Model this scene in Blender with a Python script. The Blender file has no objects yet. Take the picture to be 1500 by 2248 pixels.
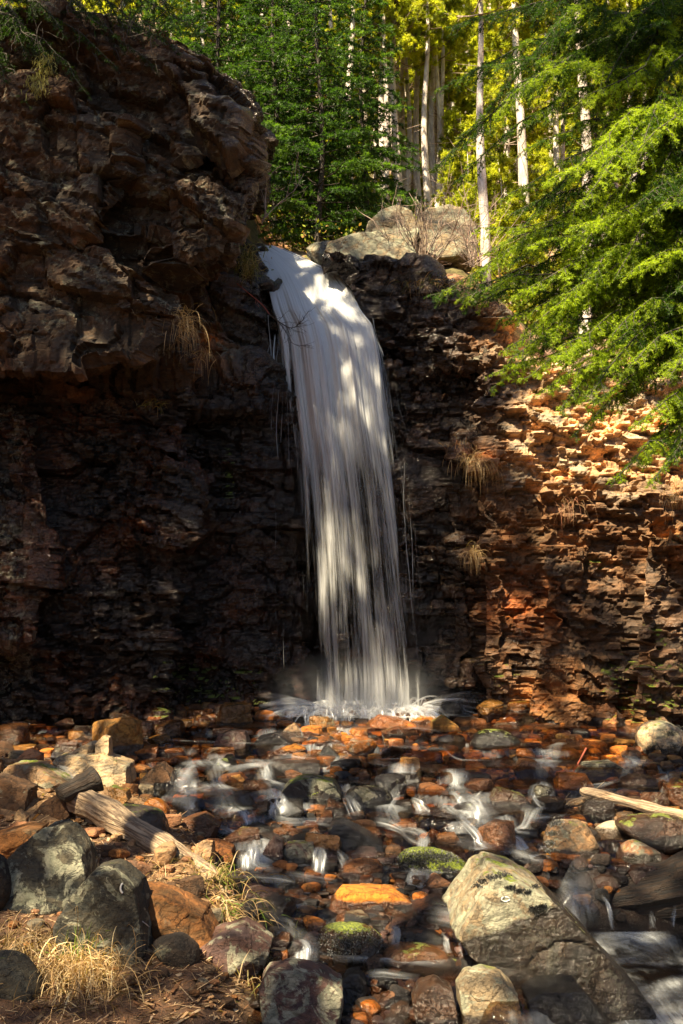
import bpy, math, random
import numpy as np
from mathutils import Vector, Matrix
R = math.radians
SCN = bpy.context.scene
COL = SCN.collection
# ------------------------------------------------------------------ camera
CAM = np.array((0.0, 0.0, 1.7)); PITCH = R(6.0); FPX = 2186.0
cam_d = bpy.data.cameras.new('camera'); cam = bpy.data.objects.new('camera', cam_d); COL.objects.link(cam)
cam_d.sensor_fit = 'VERTICAL'; cam_d.sensor_height = 36; cam_d.lens = 35.0
cam_d.clip_start = 0.05; cam_d.clip_end = 500
cam.location = CAM.tolist(); cam.rotation_euler = (R(90) + PITCH, 0, 0)
SCN.camera = cam
# ------------------------------------------------------------------ light
SUN = np.array((-0.32, -0.48, 0.80)); SUN = SUN / np.linalg.norm(SUN)     # towards the sun
w = bpy.data.worlds.new('World'); SCN.world = w; w.use_nodes = True
nt = w.node_tree; bg = nt.nodes['Background']
sky = nt.nodes.new('ShaderNodeTexSky'); sky.sky_type = 'NISHITA'; sky.sun_disc = False
sky.sun_elevation = math.asin(SUN[2]); sky.sun_rotation = math.atan2(SUN[0], SUN[1])
nt.links.new(sky.outputs[0], bg.inputs[0]); bg.inputs[1].default_value = 0.05
sd = bpy.data.lights.new('sun', 'SUN'); sd.energy = 5.0; sd.angle = R(0.5); sd.color = (1.0, 0.83, 0.55)
so = bpy.data.objects.new('sun', sd); COL.objects.link(so)
so.rotation_euler = Vector((-SUN).tolist()).to_track_quat('-Z', 'Y').to_euler()
SCN.view_settings.view_transform = 'Standard'; SCN.view_settings.look = 'None'
SCN.view_settings.exposure = 1.9; SCN.view_settings.gamma = 1.0
SCN.render.engine = 'CYCLES'
cy = SCN.cycles
cy.max_bounces = 6; cy.diffuse_bounces = 3; cy.glossy_bounces = 2; cy.transmission_bounces = 2
cy.transparent_max_bounces = 24; cy.use_denoising = True; cy.sample_clamp_indirect = 4.0
cy.caustics_reflective = False; cy.caustics_refractive = False

# ------------------------------------------------------------------ helpers
def ray(px, py):
    u = (px - 750.0) / FPX; v = (1124.0 - py) / FPX
    return np.array((u, math.cos(PITCH) - v * math.sin(PITCH), math.sin(PITCH) + v * math.cos(PITCH)))
def at(px, py, Y):
    d = ray(px, py); return CAM + d * (Y / d[1])
def to_px(P):
    P = np.atleast_2d(P) - CAM
    f = P[:, 1] * math.cos(PITCH) + P[:, 2] * math.sin(PITCH)
    u = -P[:, 1] * math.sin(PITCH) + P[:, 2] * math.cos(PITCH)
    f = np.where(f < 0.05, 0.05, f)
    return np.stack((750 + FPX * P[:, 0] / f, 1124 - FPX * u / f), 1)
def sstep(a, b, x):
    t = np.clip((x - a) / (b - a), 0, 1); return t * t * (3 - 2 * t)
def tag(o, label=None, cat=None, group=None, kind=None):
    if label: o['label'] = label
    if cat: o['category'] = cat
    if group: o['group'] = group
    if kind: o['kind'] = kind
    return o
def mesh_np(name, V, F, mat=None, smooth=False, attrs=None, mats=None, midx=None):
    """V (n,3); F is one int array (m,k) or a list of such arrays."""
    V = np.asarray(V, dtype=np.float32)
    Fs = [np.asarray(f, dtype=np.int32) for f in (F if isinstance(F, (list, tuple)) else [F]) if len(f)]
    me = bpy.data.meshes.new(name)
    me.vertices.add(len(V)); me.vertices.foreach_set('co', V.ravel())
    nl = sum(f.size for f in Fs); nf = sum(len(f) for f in Fs)
    me.loops.add(nl); me.loops.foreach_set('vertex_index', np.concatenate([f.ravel() for f in Fs]))
    me.polygons.add(nf)
    tot = np.concatenate([np.full(len(f), f.shape[1], np.int32) for f in Fs])
    st = np.concatenate(([0], np.cumsum(tot)[:-1])).astype(np.int32)
    me.polygons.foreach_set('loop_start', st)
    try: me.polygons.foreach_set('loop_total', tot)
    except Exception: pass
    me.polygons.foreach_set('use_smooth', np.full(nf, bool(smooth)))
    if mats:
        for m in mats: me.materials.append(m)
        if midx is not None: me.polygons.foreach_set('material_index', np.asarray(midx, np.int32))
    elif mat: me.materials.append(mat)
    for k, a in (attrs or {}).items():
        a = np.asarray(a, np.float32)
        if a.ndim == 2:
            if a.shape[1] == 3: a = np.concatenate((a, np.ones((len(a), 1), np.float32)), 1)
            at_ = me.attributes.new(k, 'FLOAT_COLOR', 'POINT'); at_.data.foreach_set('color', a.ravel())
        else:
            at_ = me.attributes.new(k, 'FLOAT', 'POINT'); at_.data.foreach_set('value', a)
    me.update(); me.validate()
    return me
def link(name, me, parent=None, loc=None):
    o = bpy.data.objects.new(name, me); COL.objects.link(o)
    if loc is not None: o.location = [float(c) for c in loc]
    if parent is not None: o.parent = parent
    return o
def empty(name, loc=(0, 0, 0)):
    o = bpy.data.objects.new(name, None); COL.objects.link(o); o.location = [float(c) for c in loc]
    o.empty_display_size = 0.2; return o
# ---- hashing, noise, cells (numpy)
def h01(ix, iy, iz, s):
    n = (ix.astype(np.int64) * 73856093) ^ (iy.astype(np.int64) * 19349663) ^ (iz.astype(np.int64) * 83492791) ^ (int(s) * 2654435761)
    n &= 0xFFFFFFFF
    n = ((n ^ (n >> 16)) * 0x45d9f3b) & 0xFFFFFFFF
    n = ((n ^ (n >> 16)) * 0x45d9f3b) & 0xFFFFFFFF
    n = n ^ (n >> 16)
    return n.astype(np.float64) / 4294967295.0
def vnoise(P, s=0):
    P = np.asarray(P, float); c = np.floor(P); f = P - c; f = f * f * (3 - 2 * f); c = c.astype(np.int64)
    out = 0
    for dx in (0, 1):
        wx = f[:, 0] if dx else 1 - f[:, 0]
        for dy in (0, 1):
            wy = f[:, 1] if dy else 1 - f[:, 1]
            for dz in (0, 1):
                wz = f[:, 2] if dz else 1 - f[:, 2]
                out = out + wx * wy * wz * h01(c[:, 0] + dx, c[:, 1] + dy, c[:, 2] + dz, s)
    return out * 2 - 1
def fbm(P, o=4, s=0, g=0.5):
    a = 1.0; t = 0.0; r = 0
    P = np.asarray(P, float)
    for i in range(o):
        r = r + a * vnoise(P * (2.03 ** i) + 17.3 * i, s + i); t += a; a *= g
    return r / t
def cells(P, s=0):
    """jittered-grid cells: F1, F2, three random numbers of the cell, vector from its centre."""
    n = len(P); c = np.floor(P).astype(np.int64)
    f1 = np.full(n, 9.0); f2 = np.full(n, 9.0); rid = np.zeros((n, 3)); vec = np.zeros((n, 3))
    for dx in (-1, 0, 1):
        for dy in (-1, 0, 1):
            for dz in (-1, 0, 1):
                ix, iy, iz = c[:, 0] + dx, c[:, 1] + dy, c[:, 2] + dz
                q = np.stack((ix + .1 + .8 * h01(ix, iy, iz, s + 1), iy + .1 + .8 * h01(ix, iy, iz, s + 2), iz + .1 + .8 * h01(ix, iy, iz, s + 3)), 1)
                v = P - q; d = np.abs(v).max(1) * .55 + np.sqrt((v * v).sum(1)) * .45
                m = d < f1
                f2 = np.where(m, f1, np.minimum(f2, d))
                f1 = np.where(m, d, f1)
                vec[m] = v[m]
                if m.any():
                    rid[m, 0] = h01(ix[m], iy[m], iz[m], s + 4); rid[m, 1] = h01(ix[m], iy[m], iz[m], s + 5); rid[m, 2] = h01(ix[m], iy[m], iz[m], s + 6)
    return f1, f2, rid, vec
_ico = {}
def ico(level):
    if level in _ico: return _ico[level]
    t = (1 + 5 ** .5) / 2
    V = [(-1, t, 0), (1, t, 0), (-1, -t, 0), (1, -t, 0), (0, -1, t), (0, 1, t), (0, -1, -t), (0, 1, -t), (t, 0, -1), (t, 0, 1), (-t, 0, -1), (-t, 0, 1)]
    V = [np.array(v) / np.linalg.norm(v) for v in V]
    F = [(0, 11, 5), (0, 5, 1), (0, 1, 7), (0, 7, 10), (0, 10, 11), (1, 5, 9), (5, 11, 4), (11, 10, 2), (10, 7, 6), (7, 1, 8), (3, 9, 4), (3, 4, 2), (3, 2, 6), (3, 6, 8), (3, 8, 9), (4, 9, 5), (2, 4, 11), (6, 2, 10), (8, 6, 7), (9, 8, 1)]
    for _ in range(level):
        cache = {}; F2 = []
        def mid(a, b):
            k = (min(a, b), max(a, b))
            if k not in cache:
                m = V[a] + V[b]; V.append(m / np.linalg.norm(m)); cache[k] = len(V) - 1
            return cache[k]
        for a, b, c in F:
            ab, bc, ca = mid(a, b), mid(b, c), mid(c, a)
            F2 += [(a, ab, ca), (b, bc, ab), (c, ca, bc), (ab, bc, ca)]
        F = F2
    _ico[level] = (np.array(V), np.array(F, np.int32)); return _ico[level]
def grid_faces(nu, nv):
    i = np.arange(nu - 1)[:, None] * nv + np.arange(nv - 1)[None, :]
    i = i.ravel(); return np.stack((i, i + nv, i + nv + 1, i + 1), 1)
def tubes(segs, n=5):
    """segs: (m, 8) p0 p1 r0 r1 -> separate prisms"""
    S = np.asarray(segs, float)
    p0, p1, r0, r1 = S[:, 0:3], S[:, 3:6], S[:, 6], S[:, 7]
    d = p1 - p0; L = np.linalg.norm(d, axis=1, keepdims=True); d = d / np.maximum(L, 1e-6)
    ref = np.where(np.abs(d[:, 2:3]) > .9, np.array([[1., 0, 0]]), np.array([[0, 0, 1.]]))
    a = np.cross(d, ref); a /= np.linalg.norm(a, axis=1, keepdims=True); b = np.cross(d, a)
    th = np.arange(n) * 2 * np.pi / n
    ring = a[:, None] * np.cos(th)[None, :, None] + b[:, None] * np.sin(th)[None, :, None]
    V = np.concatenate((p0[:, None] + ring * r0[:, None, None], p1[:, None] + ring * r1[:, None, None]), 1).reshape(-1, 3)
    base = np.arange(len(S))[:, None] * 2 * n; k = np.arange(n); k2 = (k + 1) % n
    F = np.stack((base + k, base + k2, base + n + k2, base + n + k), 2).reshape(-1, 4)
    return V, F
def tube_path(P, r, n=8, rough=0.0, seed=0, caps=True, squash=1.0):
    """one continuous tapered tube through the points"""
    P = np.asarray(P, float); r = np.asarray(r, float) * np.ones(len(P)); m = len(P)
    T = np.gradient(P, axis=0); T /= np.linalg.norm(T, axis=1, keepdims=True)
    up = np.array((0.13, 0.2, 1.0)); 
    if abs(T[0] @ (up / np.linalg.norm(up))) > .93: up = np.array((1.0, .2, 0.1))
    A = np.cross(T, up); A /= np.linalg.norm(A, axis=1, keepdims=True); B = np.cross(A, T)
    th = np.arange(n) * 2 * np.pi / n
    ring = A[:, None] * np.cos(th)[None, :, None] + B[:, None] * np.sin(th)[None, :, None] * squash
    rr = np.repeat(r[:, None], n, 1)
    V0 = P[:, None] + ring * rr[:, :, None]
    if rough: 
        q = V0.reshape(-1, 3)
        rr = rr * (1 + rough * fbm(np.stack((q[:, 0] * 6, q[:, 1] * 6, q[:, 2] * 6), 1), 3, seed).reshape(m, n))
        V0 = P[:, None] + ring * rr[:, :, None]
    V = V0.reshape(-1, 3)
    i = np.arange(m - 1)[:, None] * n; k = np.arange(n); k2 = (k + 1) % n
    F = np.stack((i + k, i + k2, i + n + k2, i + n + k), 2).reshape(-1, 4)
    if caps:
        V = np.concatenate((V, P[:1], P[-1:])); c0, c1 = len(V) - 2, len(V) - 1
        T3 = np.concatenate((np.stack((k2, k, np.full(n, c0)), 1), np.stack(((m - 1) * n + k, (m - 1) * n + k2, np.full(n, c1)), 1)))
        return V, [F, T3]
    return V, [F]
def curve_pts(ctrl, n):
    """Catmull-Rom through control points"""
    C = np.asarray(ctrl, float); C = np.concatenate(([2 * C[0] - C[1]], C, [2 * C[-1] - C[-2]]))
    t = np.linspace(0, len(C) - 3 - 1e-6, n); i = t.astype(int); f = (t - i)[:, None]
    p0, p1, p2, p3 = C[i], C[i + 1], C[i + 2], C[i + 3]
    return .5 * (2 * p1 + (p2 - p0) * f + (2 * p0 - 5 * p1 + 4 * p2 - p3) * f ** 2 + (3 * p1 - p0 - 3 * p2 + p3) * f ** 3)
class Acc:
    def __init__(s): s.V = []; s.F = {}; s.n = 0; s.A = {}
    def add(s, V, F, **attrs):
        V = np.asarray(V)
        for f in (F if isinstance(F, list) else [F]):
            if len(f): s.F.setdefault(f.shape[1], []).append(np.asarray(f) + s.n)
        s.V.append(V); s.n += len(V)
        for k, a in attrs.items(): s.A.setdefault(k, []).append(np.broadcast_to(a, (len(V),) + np.shape(a)[1:]) if np.ndim(a) and len(a) == len(V) else np.tile(np.asarray(a, float), (len(V), 1)) if np.ndim(a) else np.full(len(V), float(a)))
    def mesh(s, name, mat, smooth=False):
        return mesh_np(name, np.concatenate(s.V), [np.concatenate(v) for v in s.F.values()], mat, smooth, {k: np.concatenate(v) for k, v in s.A.items()})
# ------------------------------------------------------------------ materials
class NB:
    def __init__(s, name):
        s.m = bpy.data.materials.new(name); s.m.use_nodes = True; s.t = s.m.node_tree; s.t.nodes.clear()
        s.out = s.t.nodes.new('ShaderNodeOutputMaterial')
    def n(s, typ, ins=None, **kw):
        nd = s.t.nodes.new('ShaderNode' + typ)
        for k, v in kw.items(): setattr(nd, k, v)
        for k, v in (ins or {}).items(): s.set(nd.inputs[k], v)
        return nd
    def set(s, sock, v):
        if isinstance(v, bpy.types.NodeSocket): s.t.links.new(v, sock)
        elif isinstance(v, bpy.types.Node): s.t.links.new(v.outputs[0], sock)
        elif isinstance(v, (tuple, list)):
            sock.default_value = tuple(v) + ((1.0,) if len(v) == 3 and len(sock.default_value) == 4 else ())
        else: sock.default_value = v
    def math(s, op, a, b=0.0, c=None, clamp=False):
        nd = s.n('Math', operation=op, use_clamp=clamp); s.set(nd.inputs[0], a); s.set(nd.inputs[1], b)
        if c is not None: s.set(nd.inputs[2], c)
        return nd.outputs[0]
    def ramp(s, x, a, b, lo=0.0, hi=1.0):
        nd = s.n('MapRange', interpolation_type='SMOOTHSTEP'); s.set(nd.inputs[0], x)
        for i, v in zip((1, 2, 3, 4), (a, b, lo, hi)): nd.inputs[i].default_value = v
        return nd.outputs[0]
    def mix(s, f, a, b, blend='MIX'):
        nd = s.n('Mix', data_type='RGBA', blend_type=blend); s.set(nd.inputs[0], f); s.set(nd.inputs[6], a); s.set(nd.inputs[7], b); return nd.outputs[2]
    def noise(s, vec, scale, detail=4.0, rough=.55, dist=0.0):
        nd = s.n('TexNoise'); 
        if vec is not None: s.set(nd.inputs['Vector'], vec)
        nd.inputs['Scale'].default_value = scale; nd.inputs['Detail'].default_value = detail; nd.inputs['Roughness'].default_value = rough; nd.inputs['Distortion'].default_value = dist
        return nd
    def attr(s, name, typ='GEOMETRY'): return s.n('Attribute', attribute_name=name, attribute_type=typ)
    def scale(s, vec, sc, loc=(0, 0, 0)):
        nd = s.n('Mapping'); s.set(nd.inputs[0], vec); nd.inputs['Scale'].default_value = sc; nd.inputs['Location'].default_value = loc; return nd.outputs[0]
    def bump(s, h, strength, dist, normal=None):
        nd = s.n('Bump'); s.set(nd.inputs['Height'], h); nd.inputs['Strength'].default_value = strength; nd.inputs['Distance'].default_value = dist
        if normal is not None: s.set(nd.inputs['Normal'], normal)
        return nd.outputs[0]
    def done(s, sh): s.t.links.new(sh.outputs[0] if isinstance(sh, bpy.types.Node) else sh, s.out.inputs[0]); return s.m

def rock_material(name, from_object):
    b = NB(name)
    pos = b.n('TexCoord').outputs['Object'] if from_object else b.n('NewGeometry').outputs['Position']
    nrm = b.n('NewGeometry').outputs['Normal']; nz = b.n('SeparateXYZ', {0: nrm}).outputs[2]
    if from_object:
        oi = b.n('ObjectInfo'); col = oi.outputs['Color']; wet = b.attr('wet', 'OBJECT').outputs['Fac']; moss = b.attr('moss', 'OBJECT').outputs['Fac']; lich = b.attr('lichen', 'OBJECT').outputs['Fac']
        off = b.n('VectorMath', operation='SCALE'); b.set(off.inputs[0], (31.0, 17.0, 53.0)); b.set(off.inputs['Scale'], oi.outputs['Random'])
        pos = b.n('VectorMath', {0: pos, 1: off.outputs[0]}, operation='ADD').outputs[0]
    else:
        col = b.attr('tint').outputs['Color']; wet = b.attr('wet').outputs['Fac']; moss = b.attr('moss').outputs['Fac']; lich = b.attr('lichen').outputs['Fac']
    n1 = b.noise(pos, 3.1, 5, .62, .4); n2 = b.noise(pos, 14, 6, .68); n3 = b.noise(pos, 55, 4, .7)
    strat = b.noise(b.scale(pos, (2.0, 2.0, 4.5) if from_object else (2.0, 2.0, 16.0)), 2.2, 5, .65, 1.4 if from_object else .6)
    vo = b.n('TexVoronoi', feature='DISTANCE_TO_EDGE'); b.set(vo.inputs['Vector'], b.n('VectorMath', {0: b.scale(pos, (1, 1, 1.7)), 1: b.n('VectorMath', {0: n2.outputs['Color'], 1: (.25, .25, .25)}, operation='MULTIPLY').outputs[0]}, operation='ADD').outputs[0]); vo.inputs['Scale'].default_value = 5.5
    crack = b.ramp(vo.outputs[0], 0.0, 0.035, 0, 1)
    # colour: mineral patches, strata, grain
    c = b.mix(b.ramp(n1.outputs[0], .35, .68), b.mix(1.0, col, (.55, .58, .62), 'MULTIPLY'), b.mix(1.0, col, (1.35, 1.15, .95), 'MULTIPLY'))
    c = b.mix(b.ramp(strat.outputs[0], .40, .66, 0, .65), c, b.mix(1.0, col, (1.5, 1.15, .8), 'MULTIPLY'))
    c = b.mix(b.ramp(n2.outputs[0], .50, .72, 0, .7), c, b.mix(1.0, c, (.42, .40, .42), 'MULTIPLY'))
    c = b.mix(b.ramp(n3.outputs[0], .56, .72, 0, .55), c, b.mix(1.0, c, (2.1, 2.0, 1.8), 'MULTIPLY'))
    c = b.mix(b.math('MULTIPLY', b.math('SUBTRACT', 1.0, crack), .6), c, (.02, .015, .012))
    # lichen: pale crusts
    ln = b.noise(pos, 4.6, 6, .72, .9)
    lf = b.math('MULTIPLY', b.ramp(b.math('ADD', ln.outputs[0], b.math('MULTIPLY', lich, .25)), .60, .66), b.math('MINIMUM', b.math('MULTIPLY', lich, 3.0), 1.0))
    lc = b.mix(b.ramp(n2.outputs[0], .4, .6), (.30, .31, .22), (.52, .50, .36))
    c = b.mix(b.math('MULTIPLY', lf, .85), c, lc)
    # wet
    wn = b.ramp(b.math('ADD', b.noise(pos, 2.4, 3, .5).outputs[0], b.math('MULTIPLY', wet, .9)), .62, 1.0)
    c = b.mix(b.math('MULTIPLY', wn, .8), c, b.mix(1.0, c, (.30, .27, .26), 'MULTIPLY'))
    c = b.mix(1.0, c, (.62, .62, .62), 'MULTIPLY')
    if from_object:
        wl_ = b.ramp(b.math('ADD', b.attr('wl').outputs['Fac'], b.math('MULTIPLY', b.math('SUBTRACT', n1.outputs[0], .5), .16)), -.012, .02)
        c = b.mix(b.math('MULTIPLY', wl_, .95), c, b.mix(1.0, c, (.08, .065, .055), 'MULTIPLY')); wn = b.math('MAXIMUM', wn, wl_)
    # moss
    mn = b.math('ADD', b.math('MULTIPLY', nz, .35), b.noise(pos, 5.5, 5, .7).outputs[0])
    mf = b.ramp(b.math('ADD', mn, b.math('MULTIPLY', moss, .55)), .98, 1.10)
    mf = b.math('MULTIPLY', mf, b.math('MINIMUM', b.math('MULTIPLY', moss, 6.0), 1.0))
    mc = b.mix(b.ramp(n3.outputs[0], .35, .65), (.035, .055, .008), (.20, .24, .02))
    c = b.mix(mf, c, mc)
    rough = b.math('ADD', b.math('MULTIPLY', wn, -.70), b.math('ADD', .82, b.math('MULTIPLY', n2.outputs[0], .12)))
    rough = b.math('MAXIMUM', rough, b.math('MULTIPLY', mf, .9))
    h = b.math('ADD', b.math('MULTIPLY', n2.outputs[0], 1.2), b.math('ADD', b.math('MULTIPLY', n3.outputs[0], .35), b.math('ADD', b.math('MULTIPLY', crack, .30), b.math('MULTIPLY', strat.outputs[0], .8))))
    nb = b.bump(h, .75, .035)
    p = b.n('BsdfPrincipled', {'Base Color': c, 'Roughness': rough, 'Normal': nb})
    b.set(p.inputs['Specular IOR Level'], b.ramp(wn, 0, 1, .4, .65))
    return b.done(p)
M_CLIFF = rock_material('cliff_rock', False)
M_STONE = rock_material('stone', True)

def ground_material():
    b = NB('forest_soil'); pos = b.n('NewGeometry').outputs['Position']; a = b.attr('tint').outputs['Color']
    n1 = b.noise(pos, 1.3, 5, .6); n2 = b.noise(pos, 9, 6, .7); n3 = b.noise(pos, 60, 4, .75)
    st = b.noise(b.scale(pos, (90, 14, 30)), 1.0, 3, .6, 1.2)
    c = b.mix(b.ramp(n2.outputs[0], .4, .65), b.mix(1.0, a, (.55, .5, .45), 'MULTIPLY'), b.mix(1.0, a, (1.3, 1.2, 1.1), 'MULTIPLY'))
    c = b.mix(b.ramp(st.outputs[0], .56, .64, 0, .6), c, b.mix(1.0, a, (2.0, 1.6, 1.1), 'MULTIPLY'))
    c = b.mix(b.ramp(n3.outputs[0], .55, .7, 0, .7), c, b.mix(1.0, a, (.25, .22, .2), 'MULTIPLY'))
    h = b.math('ADD', n2.outputs[0], b.math('ADD', b.math('MULTIPLY', n3.outputs[0], .5), b.math('MULTIPLY', st.outputs[0], .4)))
    c = b.mix(1.0, c, (.7, .7, .7), 'MULTIPLY')
    p = b.n('BsdfPrincipled', {'Base Color': c, 'Roughness': b.attr('rough').outputs['Fac'], 'Normal': b.bump(h, .8, .04)})
    return b.done(p)
M_SOIL = ground_material()

def leaf_material(name, trans=.45, rough=.5):
    b = NB(name); c = b.attr('tint').outputs['Color']
    p = b.n('BsdfPrincipled', {'Base Color': c, 'Roughness': rough}); p.inputs['Specular IOR Level'].default_value = .35
    t = b.n('BsdfTranslucent', {'Color': b.mix(1.0, c, (1.5, 1.5, .55), 'MULTIPLY')})
    return b.done(b.n('MixShader', {0: trans, 1: p, 2: t}))
M_NEEDLE = leaf_material('needles', .5)
M_GRASS = leaf_material('grass_blades', .3, .6)

def bark_material(name, c1, c2, c3):
    b = NB(name); pos = b.n('TexCoord').outputs['Object']
    n1 = b.noise(b.scale(pos, (7, 7, 1.6)), 2.0, 6, .65, .5); n2 = b.noise(pos, 30, 4, .6); n3 = b.noise(b.scale(pos, (1, 1, .5)), 1.5, 3)
    c = b.mix(b.ramp(n1.outputs[0], .38, .62), c1, c2); c = b.mix(b.ramp(n3.outputs[0], .55, .7, 0, .7), c, c3)
    h = b.math('ADD', n1.outputs[0], b.math('MULTIPLY', n2.outputs[0], .3))
    return b.done(b.n('BsdfPrincipled', {'Base Color': c, 'Roughness': .85, 'Normal': b.bump(h, .9, .03)}))
M_PINEBARK = bark_material('pale_pine_bark', (.46, .39, .35), (.78, .70, .64), (.36, .24, .17))
M_REDBARK = bark_material('red_brown_bark', (.16, .09, .06), (.30, .18, .12), (.22, .2, .18))
M_SPRUCEBARK = bark_material('spruce_bark', (.030, .024, .020), (.07, .055, .045), (.10, .10, .07))
M_TWIG = bark_material('bare_twig', (.17, .12, .10), (.38, .29, .22), (.28, .12, .08))

def wood_material(name, pale, dark):
    b = NB(name); uv = b.n('TexCoord').outputs['Object']
    g = b.noise(b.scale(uv, (1.2, 26, 26)), 1.6, 5, .6, .3); g2 = b.noise(uv, 6, 4, .6); g3 = b.noise(b.scale(uv, (2.5, 60, 60)), 1.5, 3, .6)
    c = b.mix(b.ramp(g.outputs[0], .40, .58), dark, pale); c = b.mix(b.ramp(g2.outputs[0], .5, .7, 0, .5), c, b.mix(1.0, c, (.55, .42, .3), 'MULTIPLY'))
    c = b.mix(b.ramp(g3.outputs[0], .34, .42, .75, 0), c, (.04, .03, .025))
    h = b.math('ADD', g.outputs[0], b.math('MULTIPLY', g3.outputs[0], .6))
    return b.done(b.n('BsdfPrincipled', {'Base Color': c, 'Roughness': .75, 'Normal': b.bump(h, 1.0, .03)}))
M_DRIFT = wood_material('weathered_wood', (.42, .31, .20), (.15, .105, .07))
M_WETWOOD = wood_material('wet_dark_wood', (.030, .017, .009), (.009, .007, .006))

def fall_material(name, ucount, vstretch, col=(.80, .815, .83), seed=0.0):
    """white water: streaks that follow the sheet's own u/v, density in the 'alpha' attribute"""
    b = NB(name); uv = b.attr('flow').outputs['Vector']; a = b.attr('alpha').outputs['Fac']
    n1 = b.noise(b.scale(uv, (ucount, vstretch, 1), (seed, 0, 0)), 1.0, 4, .6, .25)
    n2 = b.noise(b.scale(uv, (ucount * 4.5, vstretch * 1.7, 1), (seed * 3, 5, 0)), 1.0, 3, .6)
    n3 = b.noise(b.scale(uv, (ucount * .3, vstretch * .9, 1), (seed, 9, 3)), 1.0, 2, .5)
    s = b.math('ADD', b.math('MULTIPLY', n1.outputs[0], .5), b.math('ADD', b.math('MULTIPLY', n2.outputs[0], .28), b.math('MULTIPLY', n3.outputs[0], .22)))
    f = b.ramp(b.math('ADD', s, b.math('SUBTRACT', a, .5)), .36, .66)
    f = b.math('MULTIPLY', f, b.math('MINIMUM', b.math('MULTIPLY', a, 3.0), 1.0))
    f = b.math('MINIMUM', f, .95)
    d = b.n('BsdfDiffuse', {'Color': col}); t = b.n('BsdfTranslucent', {'Color': col})
    body = b.n('MixShader', {0: .4, 1: d, 2: t})
    return b.done(b.n('MixShader', {0: f, 1: b.n('BsdfTransparent'), 2: body}))
M_FALL = [fall_material('falling_water', 16, 1.1, seed=s) for s in (0.0, 7.7, 3.1, 12.9)]
M_STRAND = fall_material('thin_falling_water', 3, .8, (.80, .84, .88), 4.0)
def cascade_material(name, col=(.62, .66, .70), gain=.9, cap=.7):
    b = NB(name); uv = b.attr('flow').outputs['Vector']; a = b.attr('alpha').outputs['Fac']
    n1 = b.noise(b.scale(uv, (9, 1.3, 1)), 1.0, 3, .6, .4); n2 = b.noise(b.scale(uv, (2.2, .8, 1), (7, 3, 0)), 1.0, 3, .5, .3)
    s = b.math('ADD', b.math('MULTIPLY', b.ramp(n1.outputs[0], .30, .70), .65), b.math('MULTIPLY', b.ramp(n2.outputs[0], .3, .7), .55))
    f = b.math('MINIMUM', b.math('MULTIPLY', b.math('MULTIPLY', a, gain), s), cap)
    d = b.n('BsdfDiffuse', {'Color': col}); g = b.n('BsdfGlossy', {'Color': (.9, .94, 1), 'Roughness': .25})
    return b.done(b.n('MixShader', {0: f, 1: b.n('BsdfTransparent'), 2: b.n('MixShader', {0: .18, 1: d, 2: g})}))
M_CASC = cascade_material('cascade_water'); M_FOAM = cascade_material('white_foam', (.86, .88, .90), 1.7, .95)

def stream_material():
    b = NB('stream_water'); pos = b.n('NewGeometry').outputs['Position']; foam = b.attr('foam').outputs['Fac']
    fl = b.noise(b.scale(pos, (3.2, 2.2, 1)), 1.5, 5, .6, 1.0); rp = b.noise(b.scale(pos, (9, 4, 4)), 1.6, 4, .6, .5)
    nrm = b.bump(rp.outputs[0], .5, .05)
    fine = b.noise(b.scale(pos, (26, 3.0, 5)), 1.5, 4, .6, .6)
    f = b.math('MULTIPLY', b.ramp(b.math('ADD', foam, b.math('MULTIPLY', b.math('SUBTRACT', fl.outputs[0], .5), .7)), .22, .80), b.ramp(fine.outputs[0], .25, .75, .35, 1.0))
    gl = b.n('BsdfGlossy', {'Color': (.9, .93, 1.0), 'Roughness': .12, 'Normal': nrm})
    dk = b.n('BsdfTransparent', {'Color': (.62, .52, .42)})
    fr = b.n('Fresnel', {'IOR': 1.33, 'Normal': nrm})
    cl = b.n('MixShader', {0: b.math('MINIMUM', b.math('MULTIPLY', fr, 1.2), .8), 1: dk, 2: gl})
    wh = b.n('BsdfDiffuse', {'Color': (.58, .61, .64)})
    return b.done(b.n('MixShader', {0: b.math('MULTIPLY', f, .52), 1: cl, 2: wh}))
M_STREAM = stream_material()
def plain(name, col, rough=.8):
    b = NB(name); n = b.noise(b.n('TexCoord').outputs['Object'], 18, 4)
    return b.done(b.n('BsdfPrincipled', {'Base Color': b.mix(b.ramp(n.outputs[0], .35, .65), b.mix(1.0, col, (.6, .6, .6), 'MULTIPLY'), col), 'Roughness': rough}))
M_CHALK = plain('chalk_mark', (.8, .8, .78)); M_REDTWIG = plain('red_twig', (.30, .07, .04)); M_BEARD = leaf_material('beard_lichen', .3, .9)
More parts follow.
